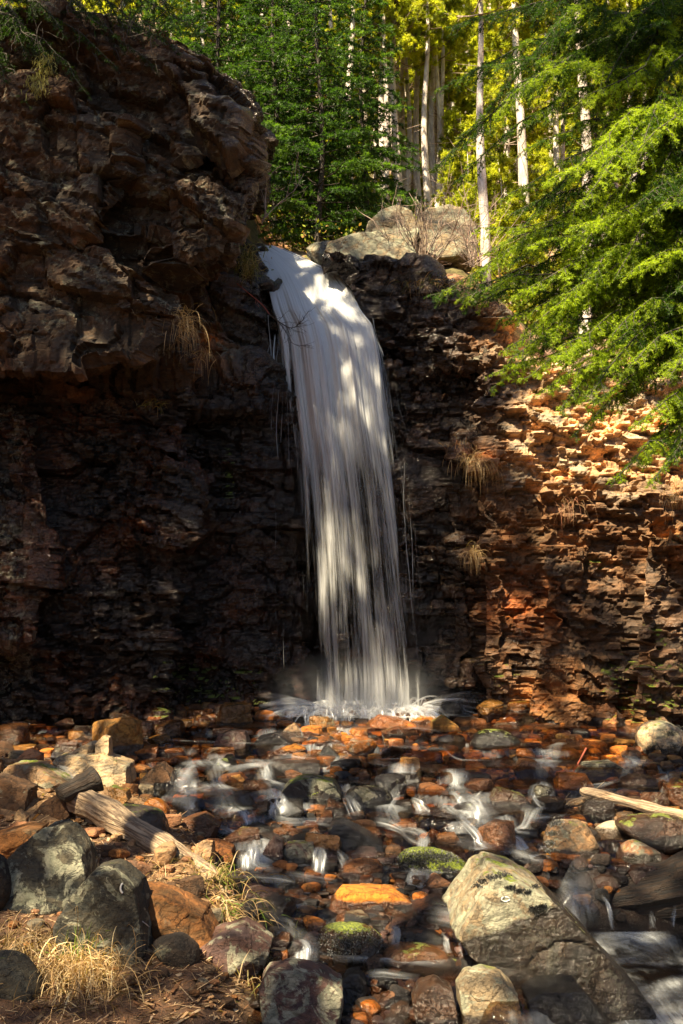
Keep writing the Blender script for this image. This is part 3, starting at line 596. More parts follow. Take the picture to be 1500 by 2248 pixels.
HERO = [
 # short name, where, outline, colour, wet, moss, lichen, rounded
 ('big wedge boulder with pale lichen top and wet black foot', 'beside the lower right pool', [(1068, 1888), (1125, 1905), (1190, 1945), (1250, 2005), (1310, 2070), (1400, 2150), (1405, 2195), (1250, 2200), (1130, 2155), (1035, 2070), (982, 2005), (1030, 1930)], 'greytan', .0, .25, .48, 0),
 ('bright orange block glowing in sunlight', 'in midstream left of the big wedge', [(722, 1978), (752, 1947), (800, 1950), (855, 1950), (890, 1968), (912, 1982), (910, 2010), (870, 2017), (790, 2017), (728, 2004)], 'bright', .12, 0, 0, 0),
 ('dark boulder capped with bright green moss', 'behind the bright orange block', [(862, 1890), (880, 1866), (920, 1857), (985, 1868), (1045, 1905), (1035, 1935), (950, 1942), (880, 1915)], 'black', .35, .62, .12, 1),
 ('glittering wet boulder covered in small moss', 'in front of the bright orange block', [(688, 2062), (702, 2032), (800, 2026), (840, 2048), (855, 2090), (825, 2132), (740, 2128), (698, 2102)], 'brown', 1, .36, 0, 1),
 ('low orange-brown wet rock', 'right of the glittering moss boulder', [(825, 2105), (850, 2080), (930, 2072), (1000, 2095), (1035, 2130), (970, 2150), (850, 2140)], 'redbrown', .9, .2, 0, 1),
 ('round white boulder with patches of moss', 'at the right edge below the cliff', [(1392, 1620), (1401, 1595), (1444, 1575), (1470, 1580), (1500, 1600), (1530, 1630), (1520, 1668), (1460, 1681), (1418, 1667)], 'white', 0, .34, .3, 1),
 ('tan boulder with a strip of yellow moss', 'below the pale drift log on the right', [(1186, 1858), (1204, 1803), (1240, 1793), (1283, 1797), (1302, 1820), (1320, 1855), (1312, 1885), (1285, 1900), (1225, 1895), (1192, 1882)], 'tan', 0, .30, .25, 1),
 ('smooth white stone', 'right of the tan boulder with yellow moss', [(1300, 1822), (1335, 1802), (1364, 1803), (1388, 1830), (1378, 1850), (1320, 1848)], 'white', 0, 0, .1, 1),
 ('small brown oval stone', 'tucked under the smooth white stone', [(1314, 1846), (1340, 1841), (1364, 1851), (1355, 1868), (1320, 1870)], 'brown', 0, .1, .1, 1),
 ('pinkish boulder with a pale lichen disc', 'below right of the smooth white stone', [(1350, 1885), (1360, 1862), (1400, 1840), (1432, 1858), (1485, 1885), (1470, 1902), (1360, 1905)], 'pink', 0, .15, .40, 1),
 ('large dark wet boulder', 'under the pale drift log at the right edge', [(1345, 1805), (1400, 1785), (1500, 1790), (1540, 1840), (1440, 1872), (1400, 1855)], 'brown', .8, .28, 0, 1),
 ('dark slab spotted with pale green lichen', 'above the left end of the pale drift log', [(1262, 1698), (1281, 1675), (1343, 1672), (1380, 1694), (1345, 1722), (1287, 1712)], 'dark', .3, .1, .55, 0),
 ('wet brown round-backed rock', 'just behind the pale drift log', [(1354, 1715), (1388, 1697), (1433, 1702), (1459, 1722), (1441, 1755), (1380, 1750)], 'brown', .9, 0, 0, 1),
 ('long smooth brown rock', 'left of the dark slab spotted with lichen', [(1218, 1709), (1287, 1704), (1306, 1721), (1287, 1736), (1249, 1733)], 'redbrown', .8, 0, 0, 1),
 ('dark boulder with a pale green lichen top', 'left of the drift log among small cascades', [(1167, 1735), (1177, 1721), (1215, 1726), (1232, 1758), (1215, 1776), (1180, 1760)], 'dark', .4, .1, .5, 1),
 ('flat tan rock strewn with dry twigs', 'at the left end of the pale drift log', [(1220, 1780), (1250, 1757), (1290, 1753), (1340, 1775), (1345, 1793), (1240, 1794)], 'tan', .1, .15, .2, 0),
 ('amber cube-shaped stone', 'left of the round white boulder', [(1346, 1634), (1356, 1621), (1391, 1624), (1394, 1642), (1377, 1656), (1352, 1648)], 'amber', .2, 0, 0, 0),
 ('yellow oval cobble', 'below left of the amber cube-shaped stone', [(1292, 1645), (1302, 1640), (1314, 1643), (1326, 1664), (1314, 1675), (1302, 1670)], 'bright', .3, 0, 0, 1),
 ('huge rusty rock mass', 'against the foot of the right cliff', [(1226, 1582), (1262, 1548), (1330, 1538), (1368, 1578), (1366, 1594), (1310, 1602), (1250, 1596)], 'rust', .35, 0, 0, 0),
 ('black cobble the shape of a ball', 'left of the huge rusty rock mass', [(1134, 1584), (1155, 1565), (1181, 1565), (1191, 1585), (1175, 1600), (1144, 1600)], 'black', .7, 0, 0, 1),
 ('orange stone with a pointed end', 'left of the black ball-shaped cobble', [(1086, 1597), (1105, 1588), (1128, 1579), (1142, 1600), (1120, 1606)], 'orange', .4, 0, 0, 0),
 ('pink-orange flat cobble', 'below the huge rusty rock mass', [(1232, 1642), (1252, 1632), (1271, 1634), (1276, 1650), (1239, 1651)], 'pink', .1, 0, 0, 1),
 ('small amber wedge', 'right of the huge black mossy boulder', [(1114, 1642), (1132, 1629), (1152, 1651), (1130, 1655)], 'amber', .4, 0, 0, 0),
 ('big orange block', 'straight below the foot of the waterfall', [(808, 1612), (811, 1585), (832, 1570), (875, 1576), (915, 1593), (924, 1612), (905, 1624), (853, 1624)], 'orange', .45, .05, 0, 0),
 ('pale amber slab', 'between the big orange block and the mossy amber boulder', [(899, 1580), (925, 1571), (956, 1573), (953, 1603), (917, 1600)], 'bright', .15, 0, 0, 0),
 ('amber boulder half covered in moss', 'right of the pale amber slab', [(947, 1621), (948, 1584), (973, 1570), (1003, 1591), (1014, 1606), (987, 1618), (957, 1628)], 'amber', .2, .34, 0, 0),
 ('glossy black boulder', 'below the amber boulder half covered in moss', [(947, 1632), (963, 1616), (990, 1611), (1021, 1613), (1023, 1649), (987, 1653), (960, 1645)], 'black', 1, 0, 0, 1),
 ('huge black boulder with a mossy back', 'right of the glossy black boulder', [(1025, 1640), (1035, 1612), (1055, 1600), (1107, 1600), (1149, 1625), (1157, 1643), (1107, 1653), (1080, 1661), (1032, 1659)], 'black', .9, .30, 0, 1),
 ('small upright amber stone', 'wedged between the two black boulders', [(1022, 1627), (1025, 1606), (1040, 1598), (1050, 1606), (1034, 1630)], 'amber', .4, 0, 0, 0),
 ('pitted tan stone', 'below the big orange block', [(833, 1667), (840, 1648), (864, 1638), (890, 1648), (880, 1661), (851, 1674)], 'tan', .2, 0, 0, 0),
 ('amber bone-shaped stone', 'right of the pitted tan stone', [(902, 1640), (906, 1631), (918, 1631), (933, 1662), (928, 1672), (904, 1672)], 'bright', .3, 0, 0, 1),
 ('egg-shaped brown cobble', 'right of the amber bone-shaped stone', [(932, 1650), (949, 1637), (969, 1648), (957, 1664), (939, 1661)], 'redbrown', .5, 0, 0, 1),
 ('rusty cone-shaped stone', 'below the gap between the black boulders', [(991, 1680), (995, 1656), (1005, 1648), (1018, 1660), (1028, 1681), (1010, 1684)], 'rust', .6, 0, 0, 0),
 ('thin bright orange slab', 'below left of the pitted tan stone', [(812, 1692), (819, 1684), (869, 1688), (873, 1700), (816, 1700)], 'bright', .4, 0, 0, 0),
 ('wide low black rock', 'in midstream below the rusty cone-shaped stone', [(987, 1712), (1008, 1695), (1077, 1697), (1085, 1715), (1067, 1733), (1008, 1731)], 'black', .9, 0, 0, 1),
 ('dark ridged rock', 'left of the wide low black rock', [(857, 1717), (880, 1697), (912, 1698), (930, 1721), (915, 1740), (869, 1738)], 'dark', .8, 0, 0, 0),
 ('rusty angular block', 'between two small cascades in midstream', [(913, 1755), (923, 1724), (944, 1720), (981, 1730), (994, 1762), (960, 1774), (917, 1762)], 'rust', .4, 0, 0, 0),
 ('dark boulder under a blue veil of water', 'right of the rusty angular block', [(985, 1790), (1000, 1766), (1030, 1760), (1067, 1760), (1117, 1785), (1109, 1808), (1053, 1828), (1000, 1812)], 'dark', .9, .1, 0, 1),
 ('dark brown slab with lichen spots', 'above the boulder under the blue veil', [(1073, 1750), (1093, 1730), (1147, 1744), (1175, 1777), (1120, 1793), (1090, 1780)], 'brown', .6, .2, .3, 0),
 ('long pink-brown slab', 'sloping left of the long smooth brown rock', [(1128, 1692), (1145, 1668), (1175, 1670), (1223, 1708), (1195, 1720), (1150, 1710)], 'redbrown', .5, 0, 0, 0),
 ('small ridged brown block', 'left of the blue veil of water', [(942, 1800), (976, 1776), (1005, 1795), (986, 1819), (960, 1812)], 'brown', .5, 0, 0, 0),
 ('thin rust slab lying level', 'below the small ridged brown block', [(963, 1824), (1000, 1815), (1040, 1820), (1050, 1828), (1043, 1836), (990, 1836)], 'rust', .6, 0, 0, 0),
 ('orange-brown cube with a flat top', 'behind the moss-capped dark boulder', [(950, 1846), (965, 1832), (1000, 1829), (1014, 1850), (1021, 1874), (985, 1877), (960, 1862)], 'redbrown', .4, 0, 0, 0),
 ('dark glistening rock', 'between thin water threads left of the rusty angular block', [(848, 1795), (862, 1760), (899, 1757), (914, 1787), (880, 1799)], 'dark', 1, 0, 0, 0),
 ('round orange cobble', 'below left of the big orange block', [(739, 1653), (757, 1644), (778, 1651), (774, 1667), (749, 1671)], 'orange', .3, 0, 0, 1),
 ('orange pyramid stone', 'in the foam at the left foot of the waterfall', [(683, 1586), (700, 1570), (717, 1559), (734, 1578), (728, 1592), (690, 1594)], 'orange', .35, 0, 0, 0),
 ('brown pyramid stone', 'in the foam right of the orange pyramid', [(745, 1590), (760, 1571), (773, 1557), (800, 1580), (786, 1596), (752, 1596)], 'redbrown', .5, 0, 0, 0),
 ('grey-purple cracked block', 'left of the dark slate wedge', [(471, 1630), (485, 1610), (507, 1602), (539, 1605), (548, 1627), (548, 1666), (501, 1670), (475, 1660)], 'purple', .4, .1, .25, 0),
 ('blue-black slate wedge', 'right of the grey-purple cracked block', [(551, 1640), (571, 1617), (613, 1608), (645, 1630), (627, 1645), (578, 1660)], 'blue', .8, 0, 0, 0),
 ('long amber slab', 'below the blue-black slate wedge', [(572, 1660), (613, 1642), (651, 1634), (677, 1646), (635, 1660), (592, 1670)], 'bright', .25, 0, 0, 0),
 ('small white pebble-like stone', 'at the near edge of the long amber slab', [(593, 1672), (598, 1663), (610, 1658), (625, 1665), (625, 1676), (600, 1678)], 'pale', .1, 0, 0, 1),
 ('tan stone with a bright moss corner', 'right of the blue-black slate wedge', [(614, 1613), (630, 1596), (647, 1587), (661, 1603), (668, 1630), (642, 1630)], 'tan', .3, .28, .2, 0),
 ('orange brick-like block', 'right of the tan stone with a moss corner', [(660, 1598), (675, 1594), (707, 1594), (710, 1614), (677, 1632), (667, 1615)], 'orange', .3, 0, 0, 0),
 ('reddish flat stone', 'behind the tan stone with a moss corner', [(606, 1582), (620, 1577), (640, 1578), (650, 1590), (621, 1605), (611, 1600)], 'rust', .4, 0, 0, 0),
 ('orange pyramid in a shallow cascade', 'below the grey-purple cracked block', [(505, 1688), (512, 1674), (522, 1669), (556, 1690), (558, 1702), (512, 1702)], 'orange', .35, 0, 0, 0),
 ('amber striped block', 'below the orange pyramid in a shallow cascade', [(481, 1707), (495, 1700), (528, 1698), (550, 1721), (545, 1737), (483, 1745)], 'amber', .2, 0, 0, 0),
 ('dark brown wedge', 'right of the amber striped block', [(531, 1706), (545, 1700), (560, 1700), (570, 1711), (549, 1726)], 'dark', .6, 0, 0, 0),
 ('large boulder with a lichen and moss top', 'in midstream above the brightest cascade', [(619, 1735), (635, 1716), (656, 1706), (683, 1702), (731, 1714), (751, 1742), (735, 1765), (701, 1780), (667, 1782), (630, 1765)], 'dark', .35, .36, .5, 0),
 ('rounded black boulder with water over it', 'left of the brightest cascade', [(484, 1766), (495, 1748), (515, 1741), (549, 1741), (567, 1771), (553, 1788), (512, 1784), (488, 1780)], 'black', .95, 0, 0, 1),
 ('rusty round stone', 'right side of the brightest cascade', [(633, 1762), (656, 1760), (671, 1779), (653, 1797), (634, 1789)], 'orange', .6, 0, 0, 1),
 ('triangular rust rock', 'below the lichen and moss topped boulder', [(705, 1790), (723, 1754), (755, 1769), (783, 1798), (755, 1806), (720, 1803)], 'rust', .5, 0, 0, 0),
 ('wide black boulder with a grey lichen patch', 'in midstream', [(752, 1752), (765, 1728), (800, 1722), (850, 1730), (869, 1750), (866, 1777), (830, 1799), (780, 1796)], 'black', .75, .1, .35, 1),
 ('rust rock with wavy grain', 'above the lower end of the fallen log', [(393, 1808), (415, 1793), (451, 1784), (484, 1811), (475, 1825), (448, 1838), (405, 1838)], 'rust', .35, 0, 0, 0),
 ('dark brown rock with a pale tip', 'below the rounded black boulder', [(531, 1816), (545, 1807), (562, 1805), (596, 1817), (598, 1835), (563, 1844), (539, 1836)], 'dark', .6, 0, 0, 0),
 ('blue-black jagged boulder', 'below the wide black boulder', [(722, 1815), (735, 1802), (755, 1800), (790, 1818), (838, 1845), (847, 1868), (820, 1879), (770, 1876), (738, 1855)], 'blue', .7, .05, 0, 0),
 ('rusty triangular stone', 'left of the blue-black jagged boulder', [(665, 1845), (675, 1828), (692, 1816), (724, 1842), (702, 1859), (672, 1852)], 'rust', .4, 0, 0, 0),
 ('small black rock', 'left of the round orange cobble', [(699, 1660), (708, 1643), (718, 1634), (745, 1657), (748, 1677), (707, 1672)], 'black', .6, 0, 0, 0),
 ('wide dark rock under a thin film of water', 'below the long amber slab', [(582, 1685), (600, 1675), (640, 1672), (701, 1672), (703, 1700), (627, 1713), (588, 1709)], 'dark', .95, 0, 0, 0),
 ('purple-rust standing rock', 'beside the glassy fall in the lower left stream', [(568, 1888), (585, 1855), (605, 1834), (622, 1842), (627, 1900), (600, 1918), (580, 1908)], 'purple', .5, 0, 0, 0),
 ('square rock with green lichen streaks', 'right of the purple-rust standing rock', [(623, 1860), (632, 1851), (688, 1849), (694, 1900), (675, 1915), (630, 1914)], 'purple', .4, .26, .4, 0),
 ('orange and rust stone', 'at the bank beside the dry grass', [(503, 1944), (520, 1914), (545, 1918), (559, 1928), (542, 1948), (515, 1953)], 'orange', .5, 0, 0, 0),
 ('dark red slab with a yellow lichen spot', 'below the orange and rust stone', [(518, 1972), (540, 1955), (570, 1950), (612, 1960), (642, 1990), (622, 2008), (570, 2010), (540, 1998)], 'purple', .6, 0, .25, 0),
 ('brown-pink bottom boulder with knobbly lichen', 'at the bottom between two dark rocks', [(1003, 2165), (1020, 2138), (1060, 2129), (1100, 2142), (1132, 2175), (1140, 2260), (1060, 2280), (1010, 2240)], 'greytan', .05, .1, .35, 0),
 ('black wet wedge', 'at the bottom right below the big wedge boulder', [(1150, 2180), (1180, 2162), (1270, 2160), (1345, 2260), (1300, 2300), (1190, 2290)], 'black', 1, 0, 0, 0),
 ('rust rock with a sharp ridge', 'between the blue-black and moss-capped boulders', [(743, 1915), (760, 1898), (800, 1889), (832, 1895), (852, 1925), (857, 1945), (800, 1950), (760, 1938)], 'rust', .35, 0, 0, 0),
 ('pinkish triangular stone', 'left shoulder of the big wedge boulder', [(913, 1962), (930, 1940), (955, 1922), (990, 1934), (1022, 1946), (980, 1968), (935, 1978)], 'pink', .25, 0, 0, 0),
 ('wet purple-black rock', 'at the left foot of the big wedge boulder', [(878, 2010), (905, 1988), (950, 1972), (1000, 1978), (1042, 2010), (1020, 2042), (940, 2036)], 'purple', .9, .1, 0, 0),
 ('small pink stone with a flat face', 'at the bottom in front of the foam line', [(826, 2203), (845, 2186), (866, 2177), (870, 2210), (855, 2227), (836, 2218)], 'pink', 0, 0, .1, 0),
 ('black square rock', 'right of the large lichen slab at the bottom', [(748, 2150), (765, 2134), (788, 2130), (805, 2150), (803, 2195), (785, 2212), (755, 2208)], 'black', .6, 0, 0, 0),
 ('dark blue slate', 'below the bright orange block', [(792, 2012), (805, 2000), (822, 2000), (862, 2025), (872, 2052), (832, 2044)], 'blue', .7, 0, 0, 0),
 ('small black triangular slate', 'left of the bright orange block\'s foot', [(683, 2022), (700, 2003), (722, 1999), (752, 2015), (732, 2032), (690, 2032)], 'black', .7, 0, 0, 0),
 ('dark brown leaning rock', 'at the bottom left of the knobbly boulder', [(905, 2200), (920, 2165), (955, 2148), (990, 2165), (1003, 2240), (960, 2285), (920, 2270)], 'brown', .5, .1, 0, 0),
 ('black rock under glassy brown water', 'below the bright orange block on the right', [(862, 2045), (900, 2035), (960, 2040), (1000, 2075), (990, 2100), (900, 2095), (866, 2080)], 'black', 1, 0, 0, 1),
 ('domed dark stone awash', 'in the channel right of the low orange-brown rock', [(1000, 2115), (1030, 2100), (1080, 2100), (1135, 2125), (1148, 2155), (1090, 2160), (1030, 2140)], 'dark', 1, 0, 0, 1),
 ('brown stone split by a pale vein', 'right of the big wedge boulder\'s peak', [(1246, 1932), (1258, 1915), (1272, 1908), (1292, 1912), (1307, 1938), (1280, 1944), (1252, 1940)], 'redbrown', .3, 0, 0, 1),
 ('low pink stone', 'right of the brown stone split by a vein', [(1300, 1926), (1320, 1920), (1350, 1920), (1368, 1932), (1340, 1943), (1310, 1938)], 'pink', .2, 0, 0, 0),
 ('flat rust-pink slab', 'above the dark log at lower right', [(1373, 1910), (1400, 1898), (1482, 1900), (1472, 1917), (1430, 1932), (1385, 1926)], 'pink', .3, 0, 0, 0),
 ('pale flat-topped block with a mossy side', 'on the left bank behind the fallen log', [(123, 1668), (135, 1655), (175, 1652), (230, 1653), (286, 1677), (290, 1710), (261, 1729), (229, 1727), (187, 1715), (135, 1685)], 'pale', .05, .15, .2, 0),
 ('pale pointed stone standing up', 'on top of the pale flat-topped block', [(213, 1632), (229, 1614), (242, 1618), (246, 1657), (216, 1657)], 'pale', 0, 0, 0, 0),
 ('pale leaning splinter of stone', 'left of the pale pointed stone', [(146, 1653), (175, 1640), (202, 1627), (214, 1630), (205, 1657), (160, 1660)], 'pale', 0, 0, 0, 0),
 ('yellow-green mossy boulder', 'at the left edge behind the brown block', [(14, 1690), (30, 1676), (88, 1677), (115, 1691), (157, 1712), (155, 1730), (128, 1738), (80, 1728), (27, 1712)], 'tan', .1, .36, .3, 0),
 ('big brown block with a level top', 'at the left edge beside the fallen log', [(-60, 1705), (0, 1702), (37, 1712), (74, 1728), (68, 1770), (50, 1788), (0, 1792), (-60, 1788)], 'brown', 0, .05, .2, 0),
 ('brown peaked rock', 'right of the pale flat-topped block', [(307, 1714), (325, 1696), (345, 1676), (358, 1674), (376, 1693), (397, 1735), (360, 1749), (315, 1742)], 'brown', .2, 0, .1, 0),
 ('small moss-topped stone', 'above the broken end of the fallen log', [(197, 1745), (205, 1728), (214, 1721), (236, 1729), (252, 1753), (248, 1771), (200, 1762)], 'tan', .1, .42, .2, 1),
 ('mossy amber stone', 'right of the small moss-topped stone', [(230, 1733), (245, 1724), (280, 1735), (286, 1753), (253, 1772), (240, 1760)], 'amber', .3, .32, 0, 0),
 ('yellow round boulder under sliding water', 'right of the fallen log\'s upper half', [(312, 1766), (322, 1754), (336, 1749), (358, 1755), (375, 1777), (372, 1797), (330, 1794)], 'bright', .5, 0, 0, 1),
 ('dark mossy hump', 'along the far side of the fallen log', [(235, 1772), (270, 1763), (355, 1777), (373, 1806), (376, 1838), (330, 1835), (270, 1806)], 'dark', .3, .30, 0, 1),
 ('brown wedge rock', 'under the broken end of the fallen log', [(78, 1785), (100, 1758), (131, 1740), (150, 1752), (162, 1785), (128, 1802), (88, 1797)], 'brown', 0, 0, .1, 0),
 ('small pale upright chip of stone', 'below the big brown block on the left', [(30, 1802), (36, 1786), (43, 1776), (64, 1793), (62, 1806), (36, 1808)], 'tan', 0, 0, 0, 0),
 ('big grey lichen-covered boulder', 'left of the lower end of the fallen log', [(8, 1940), (15, 1890), (60, 1845), (105, 1812), (150, 1806), (195, 1860), (207, 1915), (160, 1985), (70, 2000), (20, 1980)], 'grey', 0, .1, .35, 0),
 ('dark grey slanting boulder with a chalk-white mark', 'right of the big grey lichen boulder', [(140, 2010), (175, 1950), (215, 1905), (262, 1898), (308, 1935), (328, 2030), (330, 2065), (245, 2115), (170, 2090)], 'grey', .1, .05, .3, 0),
 ('orange-brown flat-faced rock', 'right of the dark grey slanting boulder', [(306, 1960), (318, 1948), (375, 1955), (450, 1998), (484, 2040), (430, 2066), (350, 2052), (318, 2010)], 'redbrown', 0, .03, .05, 0),
 ('pointed grey-brown rock with pale lichen', 'below the dry grass by the stream', [(438, 2070), (480, 2042), (540, 2024), (599, 2068), (585, 2108), (520, 2142), (445, 2146)], 'purple', 0, .1, .3, 0),
 ('dark rounded rock', 'in the gap below the orange-brown rock', [(333, 2065), (365, 2050), (400, 2045), (442, 2080), (437, 2115), (385, 2118), (340, 2090)], 'dark', .1, .1, .15, 1),
 ('large slab with a green-grey lichen map', 'at the bottom left of the stream', [(572, 2150), (590, 2122), (640, 2115), (700, 2122), (752, 2160), (752, 2205), (735, 2255), (660, 2300), (590, 2270)], 'purple', 0, .12, .5, 0),
 ('dark rounded boulder', 'at the bottom left edge under the dry grass', [(-70, 2095), (0, 2085), (45, 2095), (85, 2140), (100, 2180), (60, 2215), (-70, 2215)], 'grey', .2, .1, .1, 1),
 ('shaded dark boulder', 'at the left edge above the dry grass', [(-80, 1870), (0, 1875), (18, 1900), (32, 1960), (0, 2005), (-80, 2010)], 'dark', .1, .15, .15, 1),
 ('purple-rust low rock', 'right of the lower end of the fallen log', [(433, 1862), (450, 1848), (475, 1845), (512, 1860), (522, 1895), (480, 1912), (445, 1890)], 'rust', .2, 0, 0, 0),
 ('rounded olive rock', 'at the tip of the fallen log', [(438, 1880), (455, 1866), (490, 1861), (512, 1880), (503, 1910), (462, 1905)], 'dark', .2, .2, .1, 1),
 ('long flat ledge of brown rock', 'at the left edge above the big grey boulder', [(-80, 1850), (0, 1828), (60, 1812), (100, 1812), (80, 1850), (10, 1890), (-80, 1900)], 'redbrown', 0, 0, .1, 0),
]
pale_group = [
 ('large pale sunlit boulder with a smooth domed top', 'behind the bare shrub above the falls', [(798, 535), (806, 500), (838, 473), (872, 464), (902, 478), (915, 518), (905, 560), (830, 560)], 15.9, 'greytan', 0, .1, .5, 0),
 ('pale brown boulder with a creased top', 'right of the domed boulder behind the bare shrub', [(918, 560), (912, 492), (938, 468), (985, 456), (1018, 472), (1040, 520), (1040, 570), (960, 580)], 16.1, 'greytan', 0, .1, .4, 0),
 ('low pale bedrock hump with lichen', 'at the right lip of the waterfall', [(715, 575), (725, 545), (770, 528), (840, 525), (900, 545), (925, 590), (850, 600), (770, 588)], 15.0, 'greytan', .1, .12, .5, 0),
 ('small pale rock with a dark wet side', 'touching the lip of the falls', [(672, 552), (690, 538), (722, 535), (742, 548), (735, 575), (700, 572)], 15.0, 'greytan', .4, .15, .4, 0),
]
def world_of(poly, minY=None):
    P = np.array(poly, float); cx = P[:, 0].mean(); by = P[:, 1].max(); cy_ = P[:, 1].mean()
    hit = ground_hit(cx, by - .12 * np.ptp(P[:, 1])); return hit[1]
HERO_POS = []
for i, (nm, where, poly, c, wet, moss, lich, rnd) in enumerate(HERO):
    yb = world_of(poly); wpx = np.ptp(np.array(poly)[:, 0]); hpx = np.ptp(np.array(poly)[:, 1])
    if 'on top of the pale' in where or 'left of the pale pointed' in where: yb = world_of(HERO[87][2]) + .12
    wm = wpx * yb / FPX; hm = hpx * yb / FPX
    Yc = yb + .22 * min(wm, hm * 1.5)
    V, F, cc, w_, h_, dpt = rock_from_outline(poly, Yc, 1000 + i, bool(rnd), 5 if wpx > 60 else 4, sink=.05 if yb < 14 else 0)
    label = '%s %s' % (nm, where)
    if len(label.replace('-', ' ').split()) > 16: print('LONG', label)
    big = max(w_, h_) > .45
    instream = cc[0] > np.interp(cc[1], BX, BV) + .05
    wl = (float(ground_z(cc[0], cc[1], False)) + .10 - cc[2]) if instream else -9.0
    wl += .0
    if 'big wedge' in nm: wl = .30
    o = put_stone('boulder' if big else 'rock', V, F, cc, PAL[c], wet, moss, lich, label, None, 'boulder' if big else 'rock', bool(rnd), wl, .32 if 'big wedge' in nm else 0)
    HERO_POS.append((cc[0], cc[1], max(w_ * .5, dpt), nm)); KEEP.append((cc[0], cc[1], w_ * .5, dpt)); ROCKS.append(o)
    if 'chalk-white' in nm:
        g = at(268, 1950, cc[1] - dpt * 1.25)
    if 'big wedge' in nm: WEDGE = (o, cc, dpt)
for i, (nm, where, poly, Yc, c, wet, moss, lich, rnd) in enumerate(pale_group):
    V, F, cc, w_, h_, dpt = rock_from_outline(poly, Yc, 2000 + i, bool(rnd), 5, sink=.1)
    put_stone('boulder', V, F, cc, PAL[c], wet, moss, lich, '%s %s' % (nm, where), None, 'boulder', bool(rnd))

# filler stones between the named ones
rs = np.random.RandomState(5)
cand = []
tries = 0
while len(cand) < 1000 and tries < 60000:
    tries += 1
    y = 6.3 + (14.3 - 6.3) * rs.rand() ** .8; xh = .40 * y + .25; x = rs.uniform(-xh, xh)
    xb = float(np.interp(y, BX, BV))
    onb = x < xb
    if onb and rs.rand() > .30: continue
    g = float(ground_z(np.array([x]), np.array([y]))[0]); p = to_px(np.array((x, y, g)))[0]
    if not (-60 < p[0] < 1560 and 1540 < p[1] < 2300): continue
    s = float(np.clip(.062 * math.exp(abs(rs.normal(0, .62)) * 1.15), .05, .30)) * (1.15 if y > 9 else .9)
    if p[0] > 1270 and p[1] > 2020 and p[1] < 2248: continue     # the dark pool
    if onb: s *= .55
    bad = False
    for (hx_, hy_, a_, b_) in KEEP:
        if ((x - hx_) / (a_ + s * .55)) ** 2 + ((y - hy_) / (b_ + s * .55)) ** 2 < 1: bad = True; break
    if bad: continue
    for (cx_, cy_, cs, *_r) in cand:
        if (x - cx_) ** 2 + (y - cy_) ** 2 < (.66 * (s + cs)) ** 2: bad = True; break
    if bad: continue
    cand.append((x, y, s, g, p[0], p[1], onb))
cand.sort(key=lambda c: -c[2] / c[1])
singles, rest = cand[:186], cand[186:]
def filler_shape(s, seed, rnd):
    r2 = np.random.RandomState(seed); N = r2.normal(size=(11, 3)); N /= np.linalg.norm(N, axis=1, keepdims=True)
    N = np.concatenate((N, np.eye(3), -np.eye(3))); H = r2.uniform(.62, 1.12, len(N))
    V, F = support_rock(N, H, 4, 7 if rnd else 60, .04, seed)
    return V * np.array((1.0, r2.uniform(.7, .95), r2.uniform(.55, .9))) * s, F
def region_colour(x, y, px, py, r, onb):
    if onb: return ['tan', 'brown', 'greytan', 'redbrown', 'pink'][r.randint(5)]
    if py < 1700 and px < 560: return r.choice(['orange', 'amber', 'rust', 'brown', 'redbrown', 'pink'], p=[.25, .15, .25, .15, .15, .05])
    if py < 1680: return r.choice(['orange', 'bright', 'amber', 'rust', 'black', 'redbrown', 'brown'], p=[.27, .1, .15, .18, .1, .12, .08])
    if px > 1050 and py < 1900: return r.choice(['rust', 'brown', 'pink', 'amber', 'dark', 'tan', 'orange'], p=[.2, .2, .1, .12, .18, .1, .1])
    if py < 1880: return r.choice(['rust', 'dark', 'black', 'orange', 'amber', 'blue', 'redbrown'], p=[.22, .2, .15, .13, .08, .07, .15])
    return r.choice(['dark', 'brown', 'rust', 'black', 'purple', 'orange'], p=[.28, .2, .2, .12, .12, .08])
WORD = {'orange': 'orange', 'bright': 'bright amber', 'amber': 'amber', 'rust': 'rust-red', 'brown': 'brown', 'dark': 'dark', 'black': 'black', 'blue': 'blue-black', 'tan': 'tan', 'pale': 'pale', 'white': 'white',
        'grey': 'grey', 'greytan': 'grey-tan', 'pink': 'pinkish', 'purple': 'purplish', 'redbrown': 'red-brown'}
seen = {}
